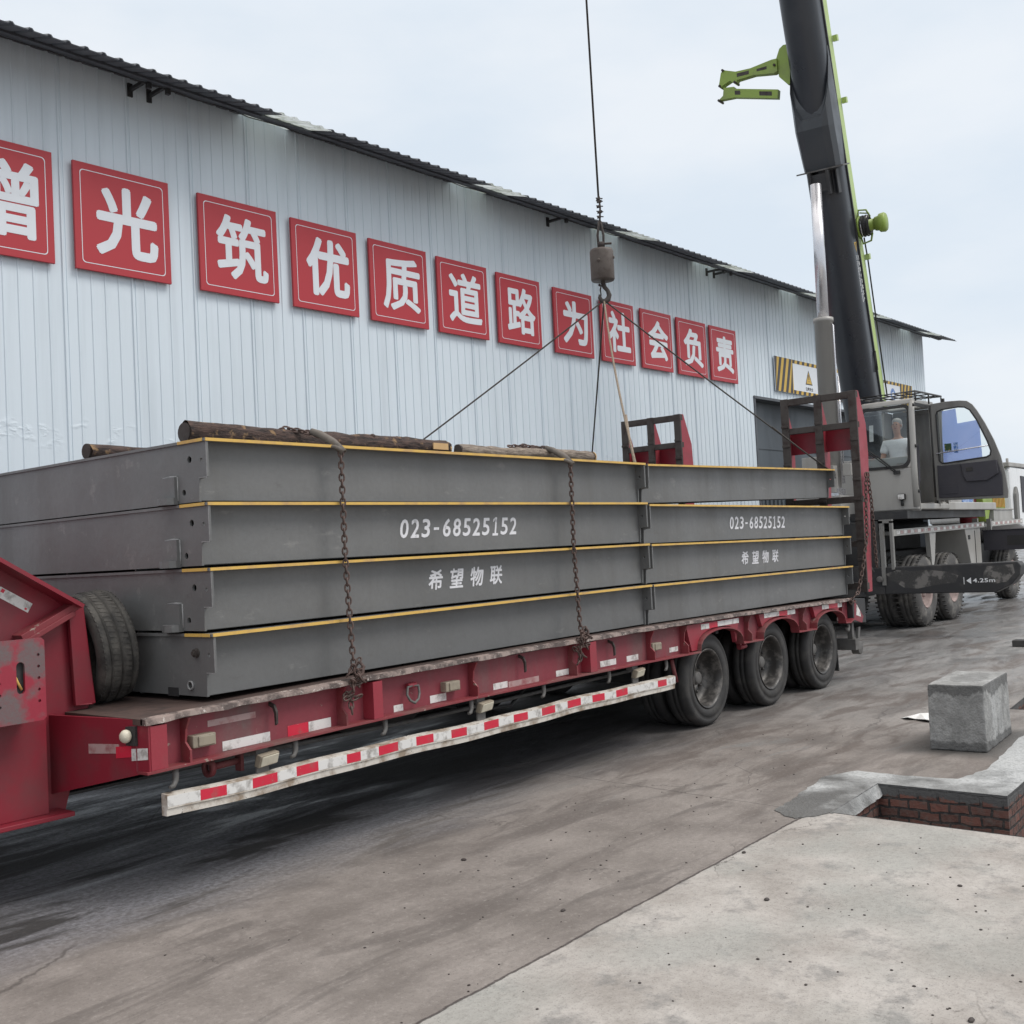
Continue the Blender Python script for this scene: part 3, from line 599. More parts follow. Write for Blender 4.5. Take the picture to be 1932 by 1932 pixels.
# (stack x, base z, tilt, label)
DK = [(pl, LX, .9640, -.0030, 'bottom grey deck of the left stack, against the loose tyre', None),
      (None, LX, 1.3090, -.0030, 'second grey deck from the bottom of the left stack, with four stencilled Chinese characters', ('希望物联', 5.19, 5.955, 1.418, 1.552, .16, .02, 1.5)),
      (None, LX, 1.6535, -.0030, 'third grey deck up in the left stack, stencilled with a phone number', ('023-68525152', 4.935, 6.158, 1.763, 1.893, .18, .006, 1.12)),
      (None, LX, 1.9930, -.0010, 'topmost grey deck of the left stack, carrying the bark logs', None),
      (pr_, RX, .9740, .0055, 'bottom grey deck of the right stack, above the trailer wheels', None),
      (None, RX, 1.3150, .0055, 'second grey deck from the bottom of the right stack, with small stencilled Chinese characters', ('希望物联', 9.65, 10.48, 1.416, 1.548, .16, .02, 1.5)),
      (None, RX, 1.6520, .0035, 'third grey deck up in the right stack, stencilled with a smaller phone number', ('023-68525152', 9.435, 10.695, 1.760, 1.89, .18, .006, 1.12)),
      (None, RX, 1.9900, -.0205, 'topmost grey deck of the right stack, slightly lifted by the crane slings', None)]
decks = []
for i, (o, x0, zb, tilt, lab, tx_) in enumerate(DK):
    if o is None: o = copy_tree(pl if i < 4 else pr_)
    o.location = (x0, YN, zb); o.rotation_euler = (R(1.9) if i == 7 else 0, tilt, R(2.0) if i == 7 else 0); o['label'] = lab
    decks.append((o, tx_, x0, zb))
for o, tx_, x0, zb in decks:
    if tx_: K = .9925; lz = lambda z: 1.65 + (z - 1.65) * K - zb; letter(o, tx_[0], tx_[1] * K - x0, tx_[2] * K - x0, lz(tx_[3]), lz(tx_[4]), *tx_[5:])
o = decks[0][0]
for ch in [q for q in bpy.data.objects if q.parent == o and q.name.startswith('lifting_lug')]:
    for s_ in [q for q in bpy.data.objects if q.parent == ch]: bpy.data.objects.remove(s_)
    bpy.data.objects.remove(ch)
m = MB(); m.lathe([(0, -.03), (.012, -.03), (.012, -.02), (.022, -.02), (.022, -.004), (.026, -.002), (.026, 0)], (0, .155, .235), (1, 0, 0), 12, False); m.build('hex_bolt', rust_dark, o, local=True)
m = MB(); m.lathe([(.019, 0), (.025, 0), (.025, -.012), (.019, -.012)], (0, .215, .062), (1, 0, 0), 18, closed=True); m.build('collar_ring', weld_pale, o, local=True)
m = MB(); m.box((-.003, .335, -.002), (.002, .43, .045)); m.build('slot_notch', rubber, o, local=True)
# left stack's inner webs reach low to block light through the gaps
# ================================================================== LOGS on the top left deck
def log(p0, p1, r0, r1, mt, label, seed, knots=5):
    p0, p1 = V(p0), V(p1); rr = random.Random(seed); n = 16; m_ = 34; t = (p1 - p0).normalized(); u = t.cross(V((0, 0, 1))).normalized(); k = t.cross(u)
    ph = [rr.uniform(0, 6.28) for _ in range(6)]; vs_ = []; fs = []
    for i in range(m_):
        a = i / (m_ - 1); c_ = p0.lerp(p1, a) + u * .012 * math.sin(a * 5 + ph[0]) + k * .006 * math.sin(a * 7 + ph[1])
        for j in range(n):
            th = 2 * math.pi * j / n; r = lerp(r0, r1, a) * (1 + .07 * math.sin(3 * th + ph[2] + a * 3) + .07 * math.sin(5 * th + a * 40 + ph[3]) + rr.uniform(-.085, .085))
            vs_.append(c_ + (u * math.cos(th) + k * math.sin(th)) * r)
        if i: fs += [((i - 1) * n + j, (i - 1) * n + (j + 1) % n, i * n + (j + 1) % n, i * n + j) for j in range(n)]
    m = MB(); m.add(vs_, fs, True)
    for q in range(knots):
        a = rr.uniform(.1, .9); th = rr.uniform(-.4, 1.9); c_ = p0.lerp(p1, a); d = u * math.cos(th) * 1 + k * math.sin(th); m.ball(c_ - d * lerp(r0, r1, a) * .95, (.022, .016, .016), 8, 6)
    o = tag(m.build('log', mt), label, 'log', 'logs laid on the top deck')
    for a, s_, r in ((p0, -1, r0), (p1, 1, r1)):
        m = MB(); m.lathe([(0, .004), (r * .93, .004), (r * .96, -.01)], a, t * s_, 16, False); m.build('cut_end', rust_dark if s_ < 0 else cut_wood, o)
    return o
l1 = log((3.50, 5.09, 2.395), (5.62, 5.07, 2.395), .060, .052, bark, 'dark bark log lying along the near edge of the top left deck', 1)
m = MB(); m.obox((5.50, 5.016, 2.40), (.075, 0, 0), (0, .004, 0), (0, 0, .022)); m.build('bare_notch', cut_wood, l1)
log((5.64, 4.98, 2.376), (7.24, 4.95, 2.382), .040, .047, bark_pale, 'thinner pale barked log continuing along the near edge of the top left deck', 2, 3)
log((3.47, 6.05, 2.385), (7.2, 6.15, 2.39), .05, .045, bark, 'dark log whose end shows farther back on the top left deck', 4)
# ================================================================== LOAD CHAINS
def links(m, pts, ln=.036, wd=.0145, r=.0060, flip=0):
    """chain of oval links along a polyline"""
    pts = [V(p) for p in pts]; d = [0]
    for a, b in zip(pts, pts[1:]): d.append(d[-1] + (b - a).length)
    n = max(2, int(d[-1] / ln))
    for i in range(n):
        s = (i + .5) * d[-1] / n; k = max(q for q in range(len(d)) if d[q] <= s); k = min(k, len(pts) - 2)
        t = (pts[k + 1] - pts[k]).normalized(); c_ = pts[k] + t * (s - d[k])
        a = V((1, 0, 0)) if abs(t.x) < .8 else V((0, 1, 0)); u = t.cross(a).normalized(); v_ = t.cross(u)
        sd_ = (u * .8 + v_ * .6) if (i + flip) % 2 else (v_ * .8 - u * .6)
        L2 = ln * .66; lp = []
        for q in range(12):
            th = 2 * math.pi * q / 12; ct, sn = math.cos(th), math.sin(th)
            lp.append(c_ + t * (L2 * (abs(ct) ** .7) * (1 if ct > 0 else -1)) + sd_ * wd * sn)
        m.tube(lp, r, 6, closed=True)
def bundle(m, c_, n, seed, s=.05):
    rr = random.Random(seed)
    for i in range(n):
        p = V(c_) + V((rr.uniform(-.5, .5), rr.uniform(-.35, .15), rr.uniform(-1, 1))) * s; q = p + V((rr.uniform(-1, 1), rr.uniform(-.3, .3), rr.uniform(-1, 1))).normalized() * .06
        links(m, [p, q], .036, .013, .0055)
def load_chain(x_t, x_b, label, seed, sy):
    root = empty('load_chain', (x_b, 4.69, .95), label, 'chain', 'chains tying down the left stack')
    m = MB(); links(m, [(x_t, 4.752, 2.30), (lerp(x_t, x_b, .5) + .004, 4.742, 1.65), (x_b + .004, 4.70, 1.10), (x_b, 4.685, 1.0)]); bundle(m, (x_b, 4.682, 1.01), 6, seed, .034); bundle(m, (x_b - .008, 4.685, .93), 6, seed + 1, .034); bundle(m, (x_b - .014, 4.70, .86), 5, seed + 2, .036)
    m.build('links', chain_rust, root); m = MB(); links(m, [(x_t, 4.79, 2.36), (x_t - .05, 4.95, 2.42), (x_t - .12, 5.1, 2.46), (x_t - .16, 5.3, 2.40), (x_t - .2, 7.2, 2.36)]); m.build('links', chain_rust, root)
    # grab hook where the chain closes
    m = MB(); m.tube([(x_b + .02, 4.66, 1.06), (x_b + .035, 4.65, 1.03), (x_b + .03, 4.65, .99), (x_b + .005, 4.655, .975), (x_b - .015, 4.66, .99)], [.008, .010, .011, .009, .005], 8); m.build('grab_hook', chain_rust, root)
    # canvas sleeve folded over the deck edge
    m = MB(); m.tube([(x_t - .055, 4.94, 2.43), (x_t - .04, 4.88, 2.405), (x_t - .015, 4.80, 2.352), (x_t + .012, 4.738, 2.285)], [.018, .023, .025, .022], 12, caps=False)
    m.tube([(x_t - .06, 4.79, 2.322), (x_t - .03, 4.765, 2.318), (x_t + .005, 4.74, 2.294)], [.010, .014, .016], 10)
    o = m.build('sleeve', sleeve, root); md = o.modifiers.new('t', 'SOLIDIFY'); md.thickness = .007
load_chain(4.335, 4.305, 'rusty load chain hanging down the left stack beside the first stencilled digit', 5, 0)
load_chain(6.655, 6.59, 'rusty load chain hanging down the left stack to the right of the stencilled lettering', 9, 0)
m = MB(); links(m, [(6.20, 4.98, 2.428), (6.35, 4.97, 2.432), (6.5, 4.96, 2.428), (6.60, 4.95, 2.432)], .04, .014, .0055)
tag(m.build('loose_chain', chain_rust), 'loose dark chain lying along the pale log', 'chain')

# ================================================================== TYRE wedged against the gooseneck
c_ = V((2.98, 5.12, 1.248)); ax = V((.93, -.36, .06)).normalized()
ax = V((.98, -.12, .13)).normalized(); c_ = V((3.235, 5.60, 1.24)); t_ = empty('scrap_tyre', (3.235, 5.60, .93), 'worn black tyre without rim wedged between gooseneck and deck stack', 'tyre')
m = MB(); ro, ri, wd = .310, .195, .108
prof = [(ri, -wd * .80), (ri + .02, -wd * .98), (ri + .06, -wd * 1.05), (ro - .035, -wd), (ro - .012, -wd * .86), (ro, -wd * .62), (ro - .012, -wd * .60), (ro - .012, -wd * .54), (ro, -wd * .52), (ro + .003, -wd * .1), (ro - .010, -wd * .08), (ro - .010, wd * .02), (ro + .003, wd * .04), (ro, wd * .46), (ro - .012, wd * .48), (ro - .012, wd * .55), (ro, wd * .57), (ro - .012, wd * .86), (ro - .035, wd), (ri + .06, wd * 1.05), (ri + .02, wd * .98), (ri, wd * .8), (ri + .03, wd * .72), (ro - .06, wd * .7), (ro - .045, 0), (ro - .06, -wd * .7), (ri + .03, -wd * .72)]
m.lathe(prof, c_, ax, 56, True, closed=True); m.build('carcass', dusty_rub, t_)
m = MB(); a_ = V((0, 0, 1)); u = ax.cross(a_).normalized(); k = ax.cross(u)
for row, off in ((-.76, 0), (-.32, .5), (.26, 0), (.72, .5)):
    for j in range(64):
        th = 2 * math.pi * (j + off) / 64; rd = u * math.cos(th) + k * math.sin(th); tg = ax.cross(rd)
        m.obox(c_ + rd * (ro - .001 - (.012 if abs(row) > .6 else 0)) + ax * wd * row, ax * wd * (.12 if abs(row) > .6 else .17) + tg * .004, tg * .0085, rd * .0045)
m.build('tread_block', dusty_rub, t_)

# ================================================================== LOW-BED TRAILER
tr = empty('lowbed_trailer', (7.5, 6.3, 0), 'worn red low-bed trailer carrying two stacks of grey steel decks', 'trailer')
TX = [2.95, 3.4, 4.3, 5.4, 6.6, 7.7, 9.1, 10.4, 11.94]
TZ = [.928, .938, .955, .965, .972, .974, .965, .948, .926]
FZ = [.674, .68, .697, .707, .707, .70, .692, .68, .668]
dz = lambda x: interp(TX, TZ, x); fz = lambda x: interp(TX, FZ, x)
YE, YW, YF = 4.70, 4.79, 7.95
wx = lambda x, y: x * y / 4.7
wz = lambda z, y: 1.65 + (z - 1.65) * y / 4.7
m = MB(); n = len(TX)
for i in range(n - 1):
    a, b = TX[i], TX[i + 1]
    m.hexa([(a, YE + .03, dz(a) - .03), (b, YE + .03, dz(b) - .03), (b, YF, dz(b) - .03), (a, YF, dz(a) - .03), (a, YE + .03, dz(a)), (b, YE + .03, dz(b)), (b, YF, dz(b)), (a, YF, dz(a))])
m.build('deck', deck_rust, tr)
rr = random.Random(4); m = MB(); x = 2.95; prev = None; vs_ = []; fs = []
while x < 11.96:
    j = rr.uniform(-.006, .006); k = rr.uniform(-.004, .003); xx = min(x, 11.94)
    vs_ += [(xx, YE + j, dz(xx) - .024 + k * 1.3), (xx, YE + .045, dz(xx) - .026), (xx, YE + .045, dz(xx) + .006), (xx, YE + j + .003, dz(xx) + .001 + k)]
    x += rr.uniform(.05, .2)
n = len(vs_) // 4
for i in range(n - 1): fs += [(i * 4 + q, i * 4 + (q + 1) % 4, i * 4 + 4 + (q + 1) % 4, i * 4 + 4 + q) for q in range(4)]
fs += [(0, 1, 2, 3), tuple((n - 1) * 4 + q for q in (3, 2, 1, 0))]
m.add(vs_, fs); m.build('deck_edge', worn_lip, tr)
ARCH = [(8.397, 9.216, .867, .692), (9.628, 10.448, .860, .684), (10.891, 11.684, .842, .676)]
def arch_pts(a, n=12):
    x0, x1, zt, zb = a; c_ = (x0 + x1) / 2; r = (x1 - x0) / 2
    return [(c_ - r * math.cos(math.pi * i / n), zb + (zt - zb) * (max(0, math.sin(math.pi * i / n)) ** .75)) for i in range(n + 1)]
low = [(x, fz(x)) for x in TX if x < 8.3]
for a in ARCH: low += arch_pts(a)
low += [(11.83, .668), (11.94, .70)]
def web(y, nm, mt):
    o_ = low + [(x, dz(x) - .03) for x in reversed(TX)]; m = MB()
    plate(m, o_, [], .012, lambda u, v, t: (u, y + t, v)); return m.build(nm, mt, tr)
web(YW, 'side_rail', red_paint); web(YF - .02, 'side_rail', red_paint)
m = MB(); pts = low
vs_ = []; fs = []
for x, z in pts: vs_ += [(x, YE, z - .012), (x, YW, z - .012), (x, YW, z + .002), (x, YE, z + .002)]
for i in range(len(pts) - 1): fs += [(i * 4 + q, i * 4 + (q + 1) % 4, i * 4 + 4 + (q + 1) % 4, i * 4 + 4 + q) for q in range(4)]
fs += [(0, 1, 2, 3)]; m.add(vs_, fs); m.build('bottom_flange', red_dirty, tr, bev=.003)
# raised panels over the axles and the short posts
for a, x0, x1 in zip(ARCH, (8.26, 9.66, 10.93), (9.15, 10.36, 11.60)):
    ap = [(x, z + .012) for x, z in arch_pts(a) if x0 < x < x1]
    o_ = [(x0 + .04, a[3] + .012)] * (ap[0][0] > x0 + .05) + ap + [(x1 - .02, a[3] + .012)] * (ap[-1][0] < x1 - .05) + [(x1 + .06, dz(x1) - .036), (x0 - .04, dz(x0) - .036)]
    m = MB(); plate(m, o_, [], .04, lambda u, v, t: (u, 4.758 + t, v)); m.build('axle_panel', red_clean, tr)
for x0, x1 in ((2.965, 3.08), (4.45, 4.55), (6.70, 6.81)):
    m = MB(); y = YE + .004; x0, x1 = (x0, x1)
    m.prism([(x0, YW), (x0 + .012, y), (x1 - .012, y), (x1, YW)], lambda u, v, t: (u, v, t), fz(x0) + .004, dz(x0) - .036); m.build('rail_post', red_clean, tr)
for x in (3.20, 4.25, 5.41, 6.54, 7.64, 8.19, 9.40, 10.645, 11.69):
    zt, zb = dz(x) - .034, fz(x) + .002; m = MB()
    m.prism([(YE + .004, zt), (YW, zt), (YW, zb), (YE + .004, zb), (YE + .004, lerp(zb, zt, .28)), (YE + .045, lerp(zb, zt, .45)), (YE + .035, lerp(zb, zt, .75))], lambda u, v, t: (t, u, v), x - .006, x + .006)
    st_ = m.build('stiffener', red_dirty, tr); m = MB(); m.lathe([(0, -.004), (.022, -.004), (.024, 0)], (x - .035, YW - .006, zb + .04), (0, -1, 0), 14); m.build('drain_ring', pink_worn, st_)
# reflective patches
def patch(x0, x1, z0, z1, y, mt, nm='reflector'):
    y_ = y - .0012; m = MB(); dzx = (dz(x1) - dz(x0)) * .6
    m.hexa([(wx(x0, y), y_, wz(z0, y)), (wx(x1, y), y_, wz(z0, y) + dzx), (wx(x1, y), y, wz(z0, y) + dzx), (wx(x0, y), y, wz(z0, y)), (wx(x0, y), y_, wz(z1, y)), (wx(x1, y), y_, wz(z1, y) + dzx), (wx(x1, y), y, wz(z1, y) + dzx), (wx(x0, y), y, wz(z1, y))])
    return m.build(nm, mt, tr)
Yw = YW - .0065
for x0, x1, z0, z1, mt in ((3.385, 3.69, .703, .752, reflect_white), (3.81, 3.955, .705, .765, reflect_red), (3.957, 4.12, .707, .765, reflect_white), (4.94, 5.09, .728, .775, reflect_white), (5.558, 5.709, .73, .772, reflect_white), (5.72, 6.06, .725, .765, pink_worn),
                            (6.265, 6.429, .733, .775, reflect_white), (6.83, 7.05, .735, .78, reflect_white), (7.202, 7.372, .735, .78, reflect_white), (7.86, 8.0, .74, .78, reflect_white), (3.30, 3.60, .84, .872, pink_worn), (4.62, 4.70, .72, .76, reflect_white)):
    patch(x0, x1, z0, z1, Yw, mt)
Yp = 4.737
for x0, x1, zc_, mt in ((8.414, 8.563, .905, reflect_white), (8.563, 8.716, .905, reflect_red), (8.72, 9.129, .908, reflect_white), (9.658, 9.992, .907, reflect_white), (9.992, 10.183, .902, reflect_red), (10.183, 10.367, .898, reflect_white), (11.045, 11.225, .888, reflect_white), (11.225, 11.468, .887, reflect_red), (11.468, 11.627, .88, reflect_white)):
    patch(x0, x1, zc_ - .023, zc_ + .022, Yp, mt)
for x0, x1, z in ((3.235, 3.375, .770), (5.132, 5.27, .801), (7.66, 7.80, .802)):
    m = MB(); m.box((x0, 4.735, z - .032), (x1, YW, z + .032)); l_ = m.build('side_lamp', lamp_dirty, tr, bev=.006)
    m = MB(); m.box((x0 + .03, 4.727, z - .025), (x1 - .012, 4.735, z + .025)); m.build('lens', lamp_dirty, l_, bev=.004)
for x, z in ((3.76, .84), (5.95, .865), (7.08, .86)):
    m = MB(); m.prism([(4.784, .06), (4.74, .045), (4.722, .01), (4.722, -.055), (4.736, -.065), (4.738, .0), (4.752, .028), (4.784, .04)], lambda u, v, t: (t, u, z + v), x - .007, x + .007); m.build('rail_hook', rust_dark, tr)
for x in (3.13, 3.89, 4.58, 5.37, 6.16, 7.0, 7.86):
    z = fz(x) - .012; m = MB(); m.tube([(x, 4.74, z + .01), (x, 4.738, z - .035), (x - .004, 4.735, z - .062), (x - .02, 4.73, z - .085), (x - .045, 4.725, z - .088)], [.016, .016, .015, .013, .009], 8); m.build('rope_hook', hub_grey, tr)
m = MB(); m.tube([(4.80, 4.752, .845), (4.785, 4.745, .80), (4.80, 4.735, .765), (4.835, 4.73, .745), (4.875, 4.735, .765), (4.895, 4.745, .80), (4.895, 4.752, .845), (4.85, 4.757, .85)], .0085, 8, closed=True); rg = m.build('lashing_ring', hub_grey, tr)
m = MB(); m.tube([(4.81, 4.765, .85), (4.885, 4.765, .852)], .017, 10); m.build('ring_bracket', red_clean, rg)
for x in (3.67, 5.476, 7.384):
    z = fz(x); m = MB(); m.box((x - .045, 4.74, .52), (x + .035, 4.752, z)); m.box((x - .045, 4.752, z - .05), (x + .035, 4.80, z - .012)); h_ = m.build('guard_bracket', hub_grey, tr)
    m = MB(); m.obox((x + .01, 4.722, z - .075), (.062, 0, .004), (0, .02, .004), (0, -.012, .032)); b_ = m.build('marker_lamp', lamp_dirty, h_, bev=.004)
    m = MB(); m.obox((x + .012, 4.699, z - .08), (.055, 0, .004), (0, .004, .0), (0, -.010, .026)); m.build('lens', lens_cream, b_, bev=.003)
m = MB(); m.tube([(3.42, 4.86, .60), (3.60, 4.86, .605)], .019, 12); m.lathe([(.05, -.012), (.05, .012), (.024, .012), (.024, -.012)], (3.41, 4.86, .60), (1, 0, 0), 12, closed=True); m.box((3.595, 4.835, .55), (3.615, 4.885, .68)); m.box((3.40, 4.85, .62), (3.42, 4.87, .69)); m.build('winch_bar', red_dirty, tr)
# side guard
GX = [3.06, 3.243, 3.40, 3.563, 3.727, 3.858, 4.014, 4.227, 4.335, 4.48, 4.642, 4.799, 4.954, 5.12, 5.27, 5.443, 5.595, 5.756, 5.913, 6.075, 6.232, 6.384, 6.552, 6.702, 6.867, 7.026, 7.19, 7.645, 7.785, 7.93]
def gz(x): return .542 + .004 * math.sin(x * 3.1) - .003 * math.sin(x * 7.3 + 1)
m = MB(); vs_ = []; fs = []; gxs = [lerp(3.06, 7.93, i / 48) for i in range(49)]
for x in gxs:
    t = gz(x); k = .012 * max(0, (3.4 - x) / .34) ** 2
    vs_ += [(x, YE + k, t), (x, YE + k, t - .066), (x, YE + .008 + k, t - .069), (x, YE + .010 + k, t - .104), (x, YE + .05 + k, t - .104), (x, YE + .05 + k, t + .004)]
for i in range(48): fs += [(i * 6 + q, i * 6 + (q + 1) % 6, i * 6 + 6 + (q + 1) % 6, i * 6 + 6 + q) for q in range(6)]
fs += [(5, 4, 3, 2, 1, 0), tuple(48 * 6 + q for q in range(6))]
m.add(vs_, fs); gd = m.build('side_guard', white_worn, tr)
for i, (a, b) in enumerate(zip(GX, GX[1:])):
    mt = reflect_red if i % 2 else reflect_white
    m = MB(); ka, kb = [.012 * max(0, (3.4 - x) / .34) ** 2 for x in (a, b)]
    m.hexa([(a, YE + ka - .0015, gz(a) - .058), (b, YE + kb - .0015, gz(b) - .058), (b, YE + kb, gz(b) - .058), (a, YE + ka, gz(a) - .058), (a, YE + ka - .0015, gz(a) - .006), (b, YE + kb - .0015, gz(b) - .006), (b, YE + kb, gz(b) - .006), (a, YE + ka, gz(a) - .006)])
    m.build('reflective_tape', mt, gd)
# frame beams and cross members under the deck
m = MB()
for y in (5.55, 6.95):
    m.box((2.9, y, .50), (12.0, y + .02, .93)); m.box((2.9, y - .08, .485), (12.0, y + .10, .50))
for x in [3.3 + i * .8 for i in range(11)]: m.box((x, 4.82, .80), (x + .05, YF - .05, .93))
for x in (8.66, 9.95, 11.21): m.box((x - .06, 4.95, .36), (x + .06, 7.7, .48)); m.box((x - .5, 5.5, .48), (x + .5, 5.6, .56)); m.box((x - .5, 6.95, .48), (x + .5, 7.05, .56))
m.build('frame', black_steel, tr)
m = MB(); m.tube([(3.2, 5.05, .60), (5.2, 5.0, .58), (7.9, 5.0, .60)], .014, 8); m.build('brake_pipe', hub_grey, tr)
m = MB(); m.lathe([(0, -.35), (.10, -.33), (.12, -.28), (.12, .28), (.10, .33), (0, .35)], (5.0, 5.25, .66), (1, 0, 0), 20); m.build('air_tank', rubber, tr)
m = MB(); m.tube([(5.4, 5.1, .64), (5.7, 5.0, .55), (6.1, 5.0, .54), (6.4, 5.1, .62)], .012, 6); m.build('air_hose', rubber, tr)
# gooseneck
gn = MB()
plate(gn, [(-1.5, 1.25), (1.6, 1.25), (2.0, .92), (2.0, .42), (2.93, .405), (3.09, .963), (3.035, 1.46), (2.995, 1.478), (2.15, 1.985), (-1.5, 1.985)], [], .02, lambda u, v, t: (u, 5.46 + t, v))
plate(gn, [(-1.5, 1.25), (1.6, 1.25), (2.0, .92), (2.0, .42), (2.93, .405), (3.09, .963), (3.035, 1.46), (2.995, 1.478), (2.15, 1.985), (-1.5, 1.985)], [], .02, lambda u, v, t: (u, 7.2 + t, v))
neck = gn.build('gooseneck', gn_red, tr)
m = MB(); m.obox((2.57, 6.33, 1.740), V((.43, 0, -.26)), (0, 1.02, 0), V((.26, 0, .43)) * .02); m.box((-1.5, 5.3, 1.985), (2.15, 7.36, 2.01)); m.build('top_flange', gn_red, neck)
m = MB(); m.obox((2.845, 5.405, 1.412), V((.155, 0, .075)), (0, .05, 0), (-.008, 0, .018)); m.obox((2.84, 5.375, 1.384), V((.13, 0, .063)), (0, .03, 0), (-.006, 0, .012)); m.build('brace_rib', red_dirty, neck, bev=.003)
m = MB()
m.hexa([(3.075, 5.40, .955), (3.10, 5.40, .955), (3.10, 7.26, .955), (3.075, 7.26, .955), (3.005, 5.40, 1.475), (3.05, 5.40, 1.475), (3.05, 7.26, 1.475), (3.005, 7.26, 1.475)])
m.hexa([(2.985, 5.40, .955), (3.075, 5.40, .955), (3.075, 5.43, .955), (2.985, 5.43, .955), (2.965, 5.40, 1.462), (3.005, 5.40, 1.475), (3.005, 5.43, 1.475), (2.965, 5.43, 1.462)]); m.build('back_plate', gn_red, neck, bev=.006)
m = MB(); m.box((1.7, 5.36, .44), (2.80, 5.46, .94)); m.box((1.7, 5.29, .415), (2.90, 5.47, .44)); m.build('lower_box', gn_red, neck, bev=.004)
# perforated support-leg bracket
o_ = [(2.30, .945), (2.318, .937), (2.700, .940), (2.716, .955), (2.716, 1.33), (2.702, 1.345), (2.32, 1.345), (2.30, 1.33)]
hl = [slot(2.592, 1.158, .042, .155)]
for q in range(5):
    z = 1.263 - q * .0565; hl += [circle(2.683, z, .0075, 10), circle(2.486, z - .008, .0075, 10)]
m = MB(); plate(m, o_, hl, .016, lambda u, v, t: (u, 5.20 + t, v)); lb = m.build('leg_bracket', plate_red, neck)
m = MB(); m.box((2.33, 5.215, .96), (2.69, 5.45, 1.33)); m.build('leg_socket', black_steel, lb)
m = MB(); m.tube([(2.565, 5.208, 1.18), (2.583, 5.206, 1.135), (2.602, 5.208, 1.10)], .007, 6); m.build('yellow_strap', yellow_edge, lb)
# sticker on the neck
m = MB(); dv = V((.43, 0, -.26)).normalized(); nv_ = V((.26, 0, .43)).normalized(); c_ = V((2.70, 5.4485, 1.535))
m.obox(c_, dv * .095, (0, .001, 0), nv_ * .026); stk = m.build('sticker', reflect_white, neck); m = MB(); m.obox(c_ + V((0, -.0015, 0)) - dv * .075 + nv_ * .012, dv * .009, (0, .0006, 0), nv_ * .009); m.obox(c_ + V((0, -.0015, 0)) + dv * .075 - nv_ * .014, dv * .006, (0, .0006, 0), nv_ * .005); m.build('sticker_mark', reflect_red, stk)
# slanted front apron of the deck
A, Bq = V((2.965, 4.705, 0)), V((2.86, 5.46, 0))
m = MB(); I_ = V((.02, .003, 0)); m.hexa([A + V((0, 0, .674)), Bq + V((0, 0, .515)), Bq + I_ + V((0, 0, .515)), A + I_ + V((0, 0, .674)), A + V((0, 0, .925)), Bq + V((0, 0, .925)), Bq + I_ + V((0, 0, .925)), A + I_ + V((0, 0, .925))]); o = m.build('front_apron', gn_red, tr)
fa = lambda t, z, d=0: A.lerp(Bq, t) + V((-d, -d * .14, z))
def fpatch(t0, t1, z0, z1, mt, d=.0125):
    d = d * .12; m = MB(); m.hexa([fa(t0, z0, -.001), fa(t1, z0 - .012, -.001), fa(t1, z0 - .012, d), fa(t0, z0, d), fa(t0, z1, -.001), fa(t1, z1 - .008, -.001), fa(t1, z1 - .008, d), fa(t0, z1, d)]); m.build('reflector', mt, o)
fpatch(.01, .16, .735, .79, reflect_white, .024); fpatch(.16, .31, .742, .795, reflect_red, .024); fpatch(.28, .58, .755, .80, pink_worn, .022)
m = MB(); m.hexa([fa(.10, .80, .0), fa(.19, .80, .0), fa(.19, .80, .015), fa(.10, .80, .015), fa(.10, .895, .0), fa(.19, .89, .0), fa(.19, .89, .015), fa(.10, .895, .015)]); lp = m.build('front_lamp', rubber, o); m = MB(); m.ball(fa(.16, .848, .034), (.030, .030, .033), 14, 10); m.build('lamp_bulb', lens_cream, lp)
# ---- wheels
def trailer_wheel(x, y, side):
    c_ = V((x, y, .425)); a = V((0, side, 0)); m = MB()
    for off in (0, .27):
        pf = [(.262, .03), (.268, .010), (.30, .0), (.335, -.004), (.338, .0), (.37, .002), (.374, -.001), (.398, .008), (.412, .02), (.4245, .05), (.4255, .085), (.418, .088), (.418, .098), (.4255, .10), (.4255, .13), (.418, .132), (.418, .142), (.4255, .145), (.4245, .185), (.41, .215), (.36, .235), (.29, .235), (.262, .21)]
        m.lathe([(r, h + off) for r, h in pf], c_, a, 56, True, closed=True)
    wh = m.build('wheel', tyre_rub, tr)
    m = MB(); m.lathe([(.2635, .012), (.268, .004), (.262, .0), (.25, .012), (.238, .03), (.232, .075), (.226, .13), (.205, .165), (.16, .172), (.10, .165), (.10, .235), (.0, .235)], c_, a, 40); rm = m.build('rim', rim_dark, wh)
    m = MB(); m.lathe([(.0, .095), (.045, .096), (.056, .104), (.060, .12), (.066, .165), (.09, .17)], c_, a, 24); m.build('hub', hub_grey, rm)
    m = MB()
    for q in range(10):
        th = 2 * math.pi * q / 10; p = c_ + V((math.cos(th) * .135, side * .168, math.sin(th) * .135)); m.lathe([(0, -.028), (.010, -.027), (.014, -.02), (.014, 0)], p, a, 6)
    m.build('wheel_nut', rim_dark, rm)
    return wh
wh = trailer_wheel(8.655, 4.785, 1)
for dx in (1.285, 2.555): c2 = copy_tree(wh, tr); c2.location = (dx, 0, 0); c2.rotation_euler = (0, 0, 0)
wf = trailer_wheel(8.655, 7.86, -1)
for dx in (1.285, 2.555): c2 = copy_tree(wf, tr); c2.location = (dx, 0, 0)
m = MB(); m.tube([(9.30, 4.80, .635), (9.43, 4.80, .64)], .022, 12); m.box((9.31, 4.79, .63), (9.34, 4.83, .70)); m.box((9.39, 4.79, .63), (9.42, 4.83, .70)); m.build('spring_pin', red_clean, tr)
